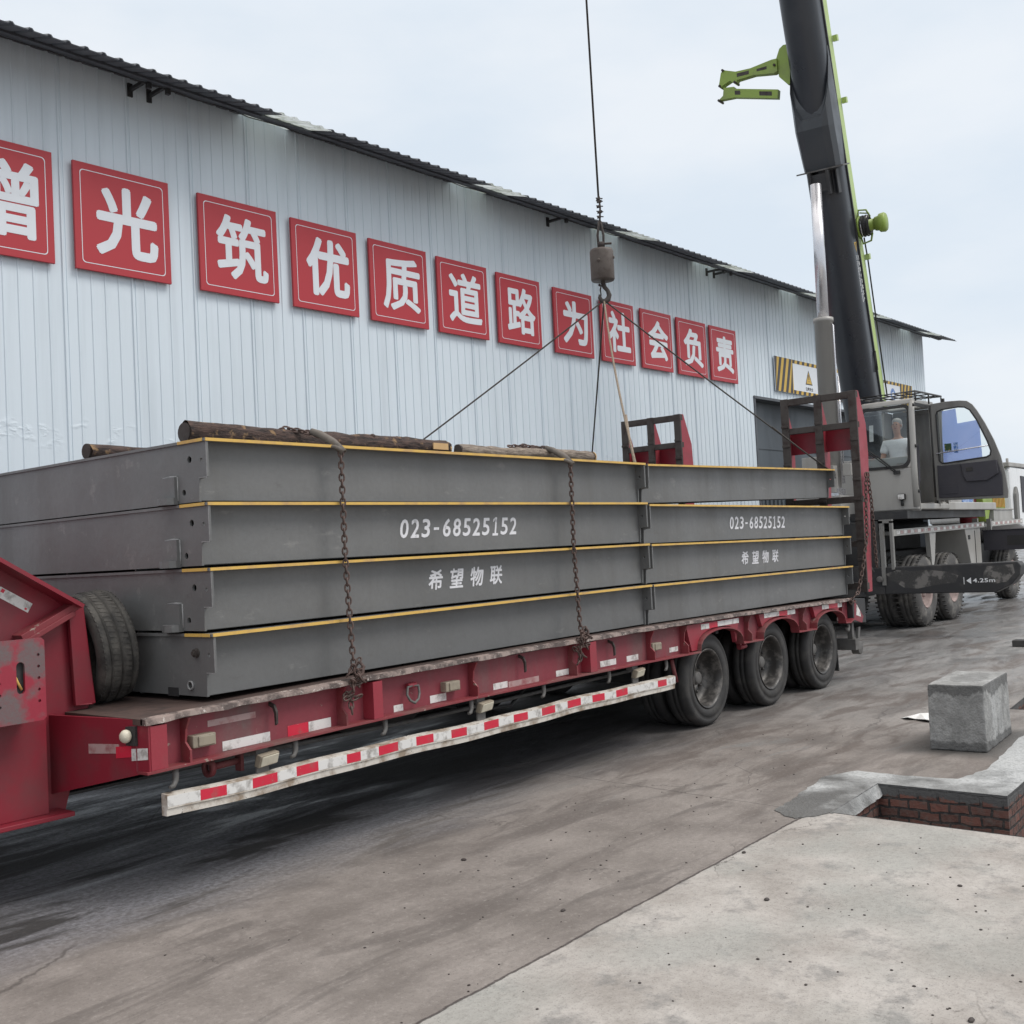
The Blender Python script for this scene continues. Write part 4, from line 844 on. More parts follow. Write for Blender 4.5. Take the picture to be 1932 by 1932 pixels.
m = MB(); m.hexa([(11.78, 4.86, .12), (11.80, 4.86, .12), (11.80, 5.36, .13), (11.78, 5.36, .13), (11.74, 4.86, .62), (11.76, 4.86, .62), (11.76, 5.36, .62), (11.74, 5.36, .62)]); m.build('mud_flap', rubber, tr)
m = MB(); m.tube([(8.05, 4.80, .66), (8.08, 4.80, .56), (8.12, 4.80, .46)], [.022, .022, .018], 4); m.build('guard_stay', red_dirty, tr)
# ---- tail: box, lamps, bumper
m = MB(); m.hexa([(11.95, 4.72, .66), (12.33, 4.72, .62), (12.33, 7.93, .62), (11.95, 7.93, .66), (11.95, 4.72, .93), (12.33, 4.72, .90), (12.33, 7.93, .90), (11.95, 7.93, .93)]); tb = m.build('tail_box', black_steel, tr, bev=.006)
m = MB(); m.add([(11.97, 4.7185, .68), (12.20, 4.7185, .63), (12.25, 4.7185, .70), (12.0, 4.7185, .905)], [(0, 1, 2, 3)]); tp = m.build('tail_panel', red_paint, tb)
m = MB(); m.add([(12.03, 4.7165, .73), (12.17, 4.7165, .70), (12.15, 4.7165, .77), (12.06, 4.7165, .85)], [(0, 1, 2, 3)]); m.build('tail_sticker', reflect_white, tp)
m = MB(); m.box((12.02, 4.74, .33), (12.14, 7.9, .455)); m.box((12.04, 4.78, .45), (12.10, 4.84, .67)); m.lathe([(0, 0), (.075, 0), (.075, .09), (0, .09)], (12.22, 4.76, .34), (0, 1, 0), 14); m.obox((12.2, 4.78, .45), (.03, 0, .0), (0, .015, 0), (0.03, 0, .13)); m.build('bumper', hub_grey, tb, bev=.005)
m = MB(); m.tube([(11.86, 4.76, .66), (11.87, 4.75, .61), (11.85, 4.75, .575), (11.81, 4.74, .57), (11.78, 4.74, .60)], .018, 8); m.build('rope_hook', hub_grey, tr)
m = MB(); m.box((12.06, 5.0, 1.40), (12.16, 5.12, 1.66)); tl = m.build('tail_lamp', lens_cream, tr, bev=.01); m = MB(); m.box((12.055, 5.01, 1.55), (12.16, 5.11, 1.64)); m.build('amber_lens', orange_m, tl)
# ---- loading ramps, folded upright
def ramp(y0, y1):
    X0 = 12.40; prof = [(0, .97), (.13, .97), (.27, 2.6), (.25, 2.95), (.07, 3.337), (0, 3.337)]
    m = MB(); rt = None
    for y in (y0 + .004, (y0 + y1) / 2, y1 - .02): m.prism(prof, lambda u, v, t: (X0 + .012 + u, t, v), y, y + .014)
    rt = m.build('loading_ramp', red_clean, tr)
    m = MB()
    for y in (y0, (y0 + y1) / 2 - .045, y1 - .095): m.box((X0 - .02, y, .97), (X0 + .012, y + .095, 3.337))
    rq = random.Random(int(y0 * 10))
    for y in (y0, (y0 + y1) / 2 - .045, y1 - .095):
        for z in [1.1 + .235 * q for q in range(9)]: m.box((X0 - .028 - rq.uniform(0, .01), y - .002, z), (X0 - .018, y + .094, z + .03))
    m.build('tread_flange', rust_dark, rt, bev=.004)
    m = MB()
    for z, h_ in ((3.255, .078), (2.90, .072), (2.02, .075), (1.50, .07), (1.0, .08)): m = MB(); m.box((X0 - .012, y0 + .002, z), (X0 + .06, y1 - .002, z + h_)); m.build('cross_bar', rust_dark, rt, bev=.004)
    m = MB(); m.box((X0 + .20, y0 + .02, 2.66), (X0 + .215, y1 - .02, 2.95)); m.build('tie_plate', gn_red, rt)
ramp(4.70, 5.645); ramp(7.05, 7.965)
m = MB(); links(m, [(12.47, 4.665, 2.36), (12.38, 4.66, 1.9), (12.36, 4.66, 1.62), (12.2, 4.66, 1.30), (12.02, 4.67, .99), (11.93, 4.68, .95)], .05, .017, .007)
links(m, [(11.93, 4.69, .94), (11.82, 4.69, .905), (11.86, 4.695, .87), (11.95, 4.69, .90)], .045, .017, .007); 
tag(m.build('ramp_chain', chain_rust), 'rusty chain running from the upright rear ramp down to the trailer corner', 'chain')
m = MB(); links(m, [(12.50, 4.66, 2.36), (12.56, 4.655, 2.0), (12.58, 4.655, 1.5), (12.60, 4.655, 1.25)], .05, .017, .007); tag(m.build('ramp_chain', chain_rust), 'straight rusty chain hanging behind the red edge of the near rear ramp', 'chain')

# ================================================================== MOBILE CRANE
cr = empty('mobile_crane', (20.5, 7.4, 0), 'grey and lime mobile crane with raised charcoal boom and open cab door', 'crane')
# carrier
m = MB(); m.box((17.3, 7.0, .85), (28.2, 7.9, 1.30)); m.box((17.0, 6.9, .75), (17.3, 8.0, 1.45)); m.build('chassis', black_steel, cr, bev=.02)
m = MB(); m.hexa([(17.75, 6.17, 1.60), (25.6, 6.17, 1.70), (25.6, 8.7, 1.70), (17.75, 8.7, 1.60), (17.75, 6.17, 1.66), (25.6, 6.17, 1.76), (25.6, 8.7, 1.76), (17.75, 8.7, 1.66)]); m.build('carrier_deck', crane_grey_dk, cr)
for xa, xb in ((17.40, 22.55), (23.0, 25.5)):
    za, zb = lerp(1.585, 1.70, (xa - 17.4) / 8.1), lerp(1.585, 1.70, (xb - 17.4) / 8.1)
    m = MB(); m.hexa([(xa, 6.13, za), (xb, 6.13, zb), (xb, 6.17, zb), (xa, 6.17, za), (xa, 6.13, za + .105), (xb, 6.13, zb + .105), (xb, 6.17, zb + .105), (xa, 6.17, za + .105)]); rl = m.build('side_strip', crane_grey, cr)
    k = int((xb - xa) / .17)
    for nm, mt, par in (('reflective_tape', reflect_red, 0), ('reflective_tape', reflect_white, 1)):
        m = MB()
        for q in range(1, k):
            if q % 2 != par: continue
            t0, t1 = q / k, (q + .8) / k; a, b = lerp(xa, xb, t0), lerp(xa, xb, t1); z0, z1 = lerp(za, zb, t0) + .028, lerp(za, zb, t1) + .028
            m.add([(a, 6.1285, z0), (b, 6.1285, z1), (b, 6.1285, z1 + .052), (a, 6.1285, z0 + .052)], [(0, 1, 2, 3)])
        m.build(nm, pink_worn if not par else mt, rl)
# fender stays and storage locker between the axles
for x, zt in ((19.15, 1.60),): m = MB(); m.prism([(-.17, 1.61), (.17, 1.61), (.04, 1.14), (-.08, .95), (-.12, .95)], lambda u, v, t: (19.45 + u, t, v), 6.16, 6.24); m.build('fender_stay', crane_grey, cr)
m = MB(); m.prism([(21.35, 1.64), (22.35, 1.66), (22.35, .78), (21.75, .78), (21.62, 1.0)], lambda u, v, t: (u, t, v), 6.16, 6.9); lk = m.build('side_locker', crane_grey, cr, bev=.01); m = MB(); m.box((21.95, 6.152, .85), (21.97, 6.16, 1.6)); m.box((21.53, 6.15, 1.44), (21.64, 6.16, 1.52)); m.build('locker_seam', black_steel, lk)
m = MB(); m.box((17.7, 6.25, .70), (18.75, 6.35, .80)); m.build('step_bar', crane_grey, cr)
m = MB(); m.box((18.1, 6.5, 1.05), (21.3, 8.4, 1.12)); m.box((17.6, 8.2, .6), (25, 8.3, 1.6)); m.build('mud_guard', black_steel, cr)
def crane_wheel(x, y, side, sc_=1.0, dual=True):
    c_ = V((x, y, .62 * sc_)); a = V((0, side, 0)); m = MB()
    for off in ((0, .36) if dual else (0,)):
        pf = [(.30, .05), (.32, .0), (.40, -.02), (.50, -.012), (.58, .02), (.615, .06), (.62, .12), (.605, .125), (.605, .14), (.62, .145), (.62, .2), (.605, .205), (.605, .22), (.62, .225), (.615, .28), (.58, .32), (.48, .34), (.32, .32), (.30, .28)]
        m.lathe([(r * sc_, h + off) for r, h in pf], c_, a, 44, True, closed=True)
    k = V(c_); u_ = V((1, 0, 0)); w_ = V((0, 0, 1))
    for q in range(44):
        th = 2 * math.pi * q / 44; rd = u_ * math.cos(th) + w_ * math.sin(th); tg = u_ * -math.sin(th) + w_ * math.cos(th)
        for h in ((.03, .31, .39, .67) if dual else (.03, .31)): m.obox(c_ + rd * .606 * sc_ + a * h, a * .035, tg * .014, rd * .006)
    wl = m.build('wheel', crane_tyre, cr)
    m = MB(); m.lathe([(.302 * sc_, .03), (.31 * sc_, .015), (.295 * sc_, .0), (.27 * sc_, .03), (.25 * sc_, .16), (.20 * sc_, .19), (.13 * sc_, .17), (.12 * sc_, .06), (.09 * sc_, .04), (0, .04)], c_, a, 36); m.build('rim', rim_pink, wl); return wl
c1 = crane_wheel(19.0, 6.17, 1); c2 = copy_tree(c1, cr); c2.location = (1.5, 0, 0)
c3 = crane_wheel(19.0, 8.65, -1); c4 = copy_tree(c3, cr); c4.location = (1.5, 0, 0)
c5 = crane_wheel(26.45, 6.62, 1, .95, False); c5.rotation_euler = (0, 0, 0); crane_wheel(26.45, 8.35, -1, .95, False)
# outriggers
m = MB(); X0, X1 = 17.36, 17.62
m.prism([(6.55, .655), (6.55, 1.085), (4.28, 1.118), (4.24, 1.06), (4.26, .92), (4.38, .78), (4.62, .66)], lambda u, v, t: (t, u, v), X0, X1); ob_ = m.build('outrigger_beam', black_steel, cr, bev=.015)
gpa = painted("outrigger_wear", (.17, .16, .15), (.03, .03, .03), .65, .95, 5, lo=.42, hi=.5)
m = MB(); oq = random.Random(6); o_ = [(6.28, .98), (6.1, 1.04), (5.85, 1.02), (5.6, 1.03), (5.3, .99), (5.15, .93), (5.2, .82), (5.5, .79), (5.8, .735), (6.0, .76), (6.15, .86)]
m.add([(X0 - .0015, u, v) for u, v in o_], [tuple(range(len(o_)))]); m.add([(X0 - .0015, u, v) for u, v in [(4.72, 1.06), (4.35, 1.08), (4.33, .95), (4.45, .82), (4.62, .79), (4.80, .85), (4.78, .95)]], [(0, 1, 2, 3, 4, 5, 6)]); m.build('scuffed_paint', gpa, ob_)
m = MB(); T = lambda y, z: (X0 - .003, y, z)
m.add([T(5.035, .845), T(4.965, .895), T(4.965, .795)], [(0, 1, 2)]); m.add([T(5.075, .79), T(5.065, .79), T(5.065, .90), T(5.075, .90)], [(0, 1, 2, 3)])
m.flat(glyphs('4.25m', offset=.02, gap=1.05), lambda u, v: T(lerp(4.94, 4.615, u), lerp(.815, .878, v))); m.build('lettering', white_paint, ob_)
m = MB(); m.box((17.3, 6.62, .62), (17.75, 8.2, 1.12)); m.box((17.34, 6.30, .66), (17.66, 6.62, .78)); m.build('outrigger_box', black_steel, ob_)
m = MB(); m.box((17.40, 6.42, .85), (17.55, 7.0, 1.84)); pb = m.build('outrigger_jack', rubber, cr, bev=.01)
m = MB(); m.box((17.33, 6.27, .80), (17.40, 6.33, 1.84)); m.box((17.33, 6.12, 1.05), (17.40, 6.165, 1.83)); m.box((17.33, 6.12, 1.80), (17.40, 6.33, 1.86)); m.build('jack_guide', crane_grey_dk, pb)
m = MB(); m.lathe([(0, 0), (.05, 0), (.05, .04), (.03, .045), (0, .045)], (17.33, 6.36, .90), (-1, 0, 0), 16); m.tube([(17.3, 6.44, 1.02), (17.28, 6.5, 1.15), (17.3, 6.56, 1.22), (17.32, 6.6, 1.35)], .012, 6); m.build('hose_fitting', hub_grey, pb)
m = MB(); m.box((22.66, 5.15, 1.19), (23.0, 6.20, 1.58)); m.box((22.64, 5.10, 1.58), (23.02, 6.22, 1.60)); fo = m.build('front_outrigger', door_dark, cr, bev=.01); m = MB(); m.box((22.652, 5.3, 1.28), (22.66, 5.75, 1.47)); m.build('recessed_panel', rubber, fo)
m = MB(); m.box((22.70, 6.05, 1.60), (22.78, 6.13, 1.82)); m.box((22.70, 6.3, 1.60), (22.78, 6.4, 1.84)); m.build('deck_post', crane_grey_dk, cr)
# turntable and superstructure
m = MB(); m.lathe([(0, 1.66), (.78, 1.66), (.78, 1.80), (.70, 1.82), (.70, 1.95), (0, 1.95)], (20.4, 7.35, 0), (0, 0, 1), 40); m.build('slew_ring', black_steel, cr)
m = MB(); m.box((17.25, 6.90, 1.93), (22.6, 7.85, 2.30)); m.box((19.4, 6.95, 2.30), (21.6, 7.80, 3.0)); m.box((19.2, 5.87, 1.99), (22.5, 6.92, 2.13)); m.box((21.4, 6.4, 2.1), (23.3, 8.4, 2.9)); ss = m.build('slewing_body', crane_grey, cr, bev=.015)
m = MB(); m.box((17.6, 5.95, 1.86), (22.0, 6.9, 1.985)); m.build('underframe', black_steel, ss)
m = MB(); m.box((17.22, 6.98, 2.35), (17.5, 7.05, 2.80)); m.box((16.98, 6.96, 2.55), (17.02, 7.42, 2.95)); m.box((17.3, 6.72, 2.62), (17.38, 6.86, 2.82)); m.build('valve_cover', crane_grey, ss, bev=.006)
# cab ---------------------------------------------------------------
CX0, CX1, CY0, CY1, CZ0, CZ1 = 17.80, 19.45, 5.83, 6.765, 2.0, 3.83
cab = MB()
cab.box((CX0, CY0, CZ0), (CX0 + .05, CY1, 2.69))                                   # front panel below the screen
cab.box((CX0 + .05, CY1 - .05, CZ0), (CX1, CY1, 2.75)); cab.box((CX1 - .5, CY1 - .045, 2.75), (CX1, CY1 - .005, CZ1 - .06)); cab.box((CX1 - .05, CY0, CZ0), (CX1, CY1 - .05, CZ1 - .05))
cab.box((CX0 + .05, CY0, CZ0), (CX1 - .05, CY1 - .05, CZ0 + .10))
def roof_bar(xa, ya, xb, yb): cab.hexa([(xa, ya, CZ1 - .085 + .03 * (xa > CX0 + .5)), (xb, ya, CZ1 - .045), (xb, yb, CZ1 - .045), (xa, yb, CZ1 - .085 + .03 * (xa > CX0 + .5)), (xa + .03, ya + .01, CZ1 - .01), (xb, ya + .01, CZ1 + .02), (xb, yb - .01, CZ1 + .02), (xa + .03, yb - .01, CZ1 - .01)])
roof_bar(CX0 + .10, CY0 + .03, CX0 + .26, CY1 - .02); roof_bar(CX1 - .45, CY0 + .03, CX1, CY1 - .02); roof_bar(CX0 + .26, CY0 + .03, CX1 - .45, CY0 + .15); roof_bar(CX0 + .26, CY1 - .14, CX1 - .45, CY1 - .02)
cabo = cab.build('cab', crane_grey, cr, bev=.03)
m = MB()
m.tube([(CX0 + .03, CY0 + .04, 2.05), (CX0 + .025, CY0 + .04, 2.7), (CX0 + .05, CY0 + .04, 3.2), (CX0 + .085, CY0 + .045, 3.62), (CX0 + .14, CY0 + .05, 3.78)], [.052, .052, .05, .048, .045], 10)
m.tube([(CX0 + .03, CY1 - .03, 2.6), (CX0 + .05, CY1 - .03, 3.2), (CX0 + .085, CY1 - .03, 3.62), (CX0 + .14, CY1 - .04, 3.78)], [.035, .035, .035, .035], 10)
m.tube([(CX1 - .55, CY0 + .04, 2.05), (CX1 - .55, CY0 + .04, 3.75)], .05, 8); m.build('corner_post', crane_grey, cabo)
# windscreen: rounded sheet with black seal
def scr(u, v): return V((lerp(CX0 - .004, CX0 + .12, max(0, (v - .12) / .88) ** 1.3), lerp(CY1 - .03, CY0 + .085, u), lerp(2.69, 3.74, v)))
def rrect(q, r, n=6):
    o_ = []
    for cx, cy, a0, rr_ in ((1 - q - r, 1 - q - r * .7, 0, r), (q + r, 1 - q - r * .7, 90, r), (q + r, q + r * .7, 180, r), (1 - q - r * 1.6, q + r * 1.1, 270, r * 1.6)):
        for k in range(n): a = R(a0 + 90 * k / (n - 1)); o_.append((cx + rr_ * math.cos(a), cy + rr_ * .7 * math.sin(a)))
    return o_
ro_ = rrect(.0, .10); ri_ = rrect(.045, .10); n = len(ro_)
m = MB(); m.add([scr(*p) + V((-.012, 0, 0)) for p in ro_] + [scr(*p) + V((-.012, 0, 0)) for p in ri_], [(k, (k + 1) % n, n + (k + 1) % n, n + k) for k in range(n)]); so2 = m.build('screen_seal', rubber, cabo); md = so2.modifiers.new('t', 'SOLIDIFY'); md.thickness = .02
vs_ = []; fs = []; nu, nv2 = 2, 10
m = MB(); pts = [scr(*p) + V((-.006, 0, 0)) for p in ri_]
grid = []
for j in range(nv2 + 1):
    v = .05 + .90 * j / nv2; grid.append([scr(.05, v) + V((-.006, 0, 0)), scr(.95, v) + V((-.006, 0, 0))])
for j in range(nv2): m.add([grid[j][0], grid[j][1], grid[j + 1][1], grid[j + 1][0]], [(0, 1, 2, 3)], True)
m.build('windscreen', glass, cabo)
m = MB(); m.tube([(CX0 - .03, 6.13, 2.63), (CX0 - .05, 6.40, 2.88), (CX0 - .02, 6.68, 3.10)], .012, 6); m.tube([(CX0 - .035, 6.17, 2.63), (CX0 - .055, 6.44, 2.87), (CX0 - .025, 6.71, 3.08)], .009, 6); m.obox((CX0 - .02, 6.14, 2.625), (.02, 0, 0), (0, .05, 0), (0, 0, .03)); m.build('wiper', rubber, cabo)
m = MB(); m.box((CX0 - .07, 6.02, 2.17), (CX0 - .01, 6.14, 2.27)); hl_ = m.build('work_lamp', rubber, cabo, bev=.01); m = MB(); m.box((CX0 - .078, 6.03, 2.18), (CX0 - .069, 6.13, 2.26)); m.build('lens', reflect_white, hl_); m = MB(); m.tube([(CX0 - .03, 6.08, 2.17), (CX0 - .03, 6.08, 2.07)], .025, 8); m.build('lamp_stalk', rubber, hl_)
m = MB()
for z in (3.70, 3.03, 2.29): m.tube([(CX0 + .02, CY0 - .012, z - .02), (CX0 + .02, CY0 - .012, z + .03)], .018, 8)
m.build('post_hinge', rubber, cabo)
m = MB(); m.add([(CX0 + .06, CY1 - .02, 2.75), (CX1 - .5, CY1 - .02, 2.75), (CX1 - .5, CY1 - .02, CZ1 - .08), (CX0 + .16, CY1 - .02, CZ1 - .08)], [(0, 1, 2, 3)]); m.build('side_glass', glass, cabo)
m = MB(); m.add([(CX0 + .26, CY0 + .15, CZ1 - .03), (CX1 - .45, CY0 + .15, CZ1 - .015), (CX1 - .45, CY1 - .14, CZ1 - .015), (CX0 + .26, CY1 - .14, CZ1 - .03)], [(0, 1, 2, 3)]); m.build('roof_window', glass, cabo)  # roof glazing put in so zenith light reaches the operator
# dark doorway trim, interior
m = MB(); m.box((CX0 + .09, CY0 + .005, 2.10), (CX0 + .12, CY0 + .02, 3.72)); m.box((CX1 - .62, CY0 + .0, 2.10), (CX1 - .50, CY0 + .03, 3.76)); m.box((CX0 + .12, CY0 + .005, 3.70), (CX1 - .5, CY0 + .02, 3.76)); m.build('door_seal', rubber, cabo)
m = MB(); m.box((CX0 + .30, 6.05, 2.10), (CX0 + .85, 6.50, 2.36)); m.box((CX0 + .35, 6.06, 2.36), (CX0 + .88, 6.48, 2.50)); m.hexa([(CX0 + .80, 6.06, 2.45), (CX0 + .93, 6.06, 2.45), (CX0 + .93, 6.48, 2.45), (CX0 + .80, 6.48, 2.45), (CX0 + .93, 6.08, 3.15), (CX0 + 1.03, 6.08, 3.15), (CX0 + 1.03, 6.46, 3.15), (CX0 + .93, 6.46, 3.15)]); m.build('seat', door_dark, cabo, bev=.04)
m = MB(); m.box((CX0 + .07, 5.98, 2.69), (CX0 + .26, 6.70, 2.885)); m.build('dashboard', crane_grey, cabo, bev=.02)
m = MB(); m.box((CX1 - .12, CY0 + .06, 2.1), (CX1 - .06, CY1 - .06, 3.7)); m.build('cab_lining', crane_grey_dk, cabo)
m = MB(); m.obox((CX0 + .14, 6.58, 3.32), (.004, 0, .01), (0, .035, 0), (.015, .0, .13)); m.build('sun_card', paper_m, cabo, bev=.004)
m = MB(); m.tube([(CX0 + .42, 5.97, 2.60), (CX0 + .40, 5.965, 2.86)], .012, 8); m.ball((CX0 + .40, 5.965, 2.88), .03, 10, 8); m.build('control_lever', rubber, cabo)
# roof rack
m = MB(); zr_ = 3.93; ya, yb, xa, xb = CY0 - .04, CY1 + .02, CX0 + .06, CX1 - .25
m.tube([(xa, ya, zr_), (xb, ya, zr_ + .02), (xb, yb, zr_ + .02), (xa, yb, zr_)], .017, 8, closed=True)
for q in range(1, 6): y = lerp(ya, yb, q / 6); m.tube([(xa, y, zr_ - .01), (xb, y, zr_ + .01)], .010, 6)
for q in range(1, 4): x = lerp(xa, xb, q / 4); m.tube([(x, ya, zr_), (x, yb, zr_)], .010, 6)
for x, y in ((xa, ya), (xa, yb), (xb, ya), (xb, yb), ((xa + xb) / 2, ya)): m.tube([(x, y, zr_), (x, y, CZ1 - .06)], .014, 6)
m.tube([(xb + .02, ya - .03, zr_ - .02), (xb + .02, ya - .03, zr_ - .10)], .022, 8); m.build('roof_rack', rubber, cabo)
# open door, hinged at the rear of the doorway and standing out from the cab side
DX = 18.62
D3 = lambda y, z, x=0: V((DX + x + (5.80 - y) * .03, y, z))
dout = [(5.79, 2.14), (4.675, 2.11), (4.665, 2.22), (4.69, 2.5), (4.745, 2.80), (4.83, 3.07), (4.95, 3.36), (5.06, 3.58), (5.13, 3.69), (5.21, 3.755), (5.32, 3.775), (5.55, 3.785), (5.79, 3.77)]
win = [(5.70, 2.80), (5.66, 2.76), (5.60, 2.755), (4.96, 2.80), (4.90, 2.83), (4.885, 2.90), (4.93, 3.06), (5.07, 3.42), (5.17, 3.60), (5.25, 3.655), (5.35, 3.67), (5.62, 3.655), (5.69, 3.63), (5.71, 3.57)]
m = MB(); plate(m, dout, [win], .035, lambda u, v, t: D3(u, v, t)); dr = m.build('cab_door', crane_grey_dk, cabo, bev=.008)
m = MB(); dl = [(5.74, 2.18), (4.74, 2.16), (4.735, 2.5), (4.80, 2.74), (5.66, 2.715), (5.74, 2.73)]; plate(m, dl, [], .02, lambda u, v, t: D3(u, v, t - .03)); lin = m.build('door_lining', door_dark, dr, bev=.008)
m = MB(); plate(m, [(5.36, 2.72), (4.80, 2.74), (4.78, 2.52), (4.95, 2.42), (5.28, 2.42), (5.33, 2.52)], [], .035, lambda u, v, t: D3(u, v, t - .055)); m.build('armrest', door_dark, lin, bev=.012)
m = MB(); m.obox(D3(5.22, 2.62, -.078), (.006, 0, 0), (0, .05, 0), (0, 0, .03)); m.build('door_handle', rubber, lin, bev=.004)
m = MB(); m.obox(D3(5.57, 2.30, -.043), (.004, 0, 0), (0, .14, 0), (0, 0, .065)); m.build('door_pocket', door_dark, lin, bev=.006)
m = MB(); vv_, ff_ = shape2d(win, [], 0); m.add([D3(p[0], p[1], .004) for p in vv_], ff_); m.build('door_glass', glass, dr)
m = MB(); seal = [D3(*p, -.02) for p in win]; m.tube(seal, .013, 6, closed=True); m.build('glass_seal', rubber, dr)
m = MB(); m.tube([D3(5.74, 2.925, -.045), D3(4.92, 2.985, -.045)], .011, 8); m.build('grab_rail', chrome, dr)
film = [(5.645, 2.765), (5.64, 3.20), (5.62, 3.63), (5.40, 3.65), (5.385, 3.40), (5.055, 3.425), (5.04, 3.3), (5.03, 2.81)]
m = MB(); vv_, ff_ = shape2d(film, [], 0); m.add([D3(p[0], p[1], .012) for p in vv_], ff_); m.build('blue_film', blue_film, dr)
m = MB(); m.obox(D3(5.555, 3.02, -.004), (.002, 0, 0), (0, .055, 0), (0, 0, .06)); m.build('dark_sticker', pic_green, dr); m = MB(); m.obox(D3(5.43, 3.00, -.004), (.002, 0, 0), (0, .035, 0), (0, 0, .085)); m.build('blue_sticker', pic_blue, dr)
m = MB(); m.tube([(DX, 5.80, 2.2), (DX, 5.80, 3.74)], .022, 8); m.build('door_hinge', rubber, dr)
# luffing cylinder
LA, LB_ = V((17.45, 7.11, 2.30)), V((17.48, 7.09, 7.60)); ld = (LB_ - LA).normalized()
m = MB(); m.lathe([(0, 0), (.15, 0), (.15, 2.93), (.165, 2.93), (.165, 3.0), (.10, 3.0), (0, 3.0)], LA, ld, 28); br = m.build('luffing_cylinder', crane_grey, cr)
m = MB(); m.lathe([(0, 2.9), (.096, 2.9), (.092, 5.28), (0, 5.28)], LA, ld, 28); m.build('piston_rod', chrome, br)
m = MB(); m.tube([LA + V((-.02, -.19, .2)), LA + V((-.02, -.19, 2.85)), LA + V((0, -.14, 2.9))], .014, 6); m.tube([LA + V((.06, -.19, .2)), LA + V((.06, -.19, 2.0))], .012, 6); m.box((17.3, 6.95, 2.2), (17.6, 7.27, 2.42)); m.build('oil_pipe', chrome, br)
# boom
BP0, BP1 = V((19.153, 7.245, 5.15)), V((17.304, 7.076, 10.701)); bx = (BP1 - BP0).normalized(); bn_ = V((.09112867, -.99583913, 0)); bd_ = bx.cross(bn_)     # bd_ points to the back of the boom
if bd_.x < 0: bd_ = -bd_
def boom_pt(s, wv, d): return BP0 + bx * s + bn_ * wv + bd_ * d         # s along from BP0, wv towards the viewer's right, d to the back
def usec(W, Dp, c=0):                                                    # rounded underside, flat back
    r = W / 2; o_ = [(r, Dp / 2), (r, -Dp / 2 + r * .75)]
    for k in range(1, 10): a = math.pi * k / 10; o_.append((r * math.cos(a), -Dp / 2 + r * .75 - r * .75 * math.sin(a)))
    return o_ + [(-r, -Dp / 2 + r * .75), (-r, Dp / 2)]
def boom_sec(mb, W, Dp, s0, s1, dd=0):
    o_ = usec(W, Dp); mb.prism(o_, lambda u, v, t: boom_pt(t, u, v + dd), s0, s1, True)
m = MB(); boom_sec(m, .62, .80, -2.6, 9.2); bo = m.build('boom', boom_paint, cr)
md = bo.modifiers.new('e', 'EDGE_SPLIT'); md.split_angle = R(40)
m = MB(); boom_sec(m, .54, .70, 9.1, 18.2, .02); boom_sec(m, .47, .61, 18.1, 27.2, .03); tel = m.build('telescopic_section', boom_paint2, bo)
m = MB(); m.box((9.55, 6.2, 0), (9.56, 6.21, .01)) if 0 else None
TIP = boom_pt(27.0, 0, 0)
m.obox(boom_pt(27.3, 0, 0), bx * .25, bn_ * .26, bd_ * .36); m.lathe([(0, -.08), (.22, -.08), (.19, 0), (.22, .08), (0, .08)], (9.78, TIP.y, TIP.z + .45), bn_, 24); m.build('boom_head', lime, bo)
m = MB(); m.add([boom_pt(-1.35, .3118, .10), boom_pt(9.2, .3118, .10), boom_pt(9.2, .3118, .395), boom_pt(-1.35, .3118, .395)], [(0, 1, 2, 3)]); o2 = m.build('green_band', lime_pale, bo); md = o2.modifiers.new('t', 'SOLIDIFY'); md.thickness = .006; md.offset = 0
m = MB(); m.obox(boom_pt(3.3, .322, .065), bx * 5.9, bn_ * .012, bd_ * .022); m.build('edge_rib', black_steel, bo)
m = MB()
for s in (4.12, 1.40, 5.15):
    m.obox(boom_pt(s, .36, .43), bx * .05, bn_ * .04, bd_ * .05)
m.build('cable_guide', lime_pale, bo)
m = MB(); m.tube([boom_pt(-1.2, .345, .40), boom_pt(.5, .35, .415), boom_pt(1.35, .36, .41), boom_pt(1.75, .37, .33)], .014, 6); m.build('boom_hose', rubber, bo)
m = MB(); m.tube([boom_pt(-.6, .33, -.12), boom_pt(-.3, .335, .02), boom_pt(-.25, .335, .06), boom_pt(-.6, .33, .07)], .014, 6); m.build('boom_hose', rubber, bo)
# collar where the cylinder pushes
def col_sec(s, W, D0_, D1_): # returns ring; D0_ back side, D1_ underside
    r = W / 2; o_ = [(r, D0_), (r, D1_ + .16), (r * .82, D1_ + .03), (r * .5, D1_), (-r * .5, D1_), (-r * .82, D1_ + .03), (-r, D1_ + .16), (-r, D0_)]
    return [boom_pt(s, u, v) for u, v in o_]
SS = [5.05, 4.45, 4.15, 3.95, 3.95, 4.15, 4.45, 5.05]                    # the shell's upper edge dips in a U under the boom
def ring_at(ss, W, D0_, D1_): return [col_sec(q, W, D0_, D1_)[k] for k, q in enumerate(ss)]
rings = [ring_at(SS, .632, -.02, -.405), ring_at([q - .04 for q in SS], .66, .0, -.50), ring_at([min(q - .05, 3.75) for q in SS], .67, .06, -.525), col_sec(3.30, .65, .04, -.45), col_sec(3.07, .635, .0, -.415)]
m = MB()
for a, b in zip(rings, rings[1:]):
    for k in range(7): m.add([a[k], a[k + 1], b[k + 1], b[k]], [(0, 1, 2, 3)])
m.add(rings[0], [tuple(range(8))]); m.add(rings[-1], [tuple(range(7, -1, -1))]); cl = m.build('boom_collar', boom_paint2, bo)
m = MB(); m.obox(boom_pt(3.06, .02, -.32), bx * .012, bn_ * .40, bd_ * .22); m.build('collar_plate', hub_grey, cl)
m = MB()
for wv in (-.15, .15): m.obox(boom_pt(2.84, wv, -.44), bx * .20, bn_ * .02, bd_ * .16)
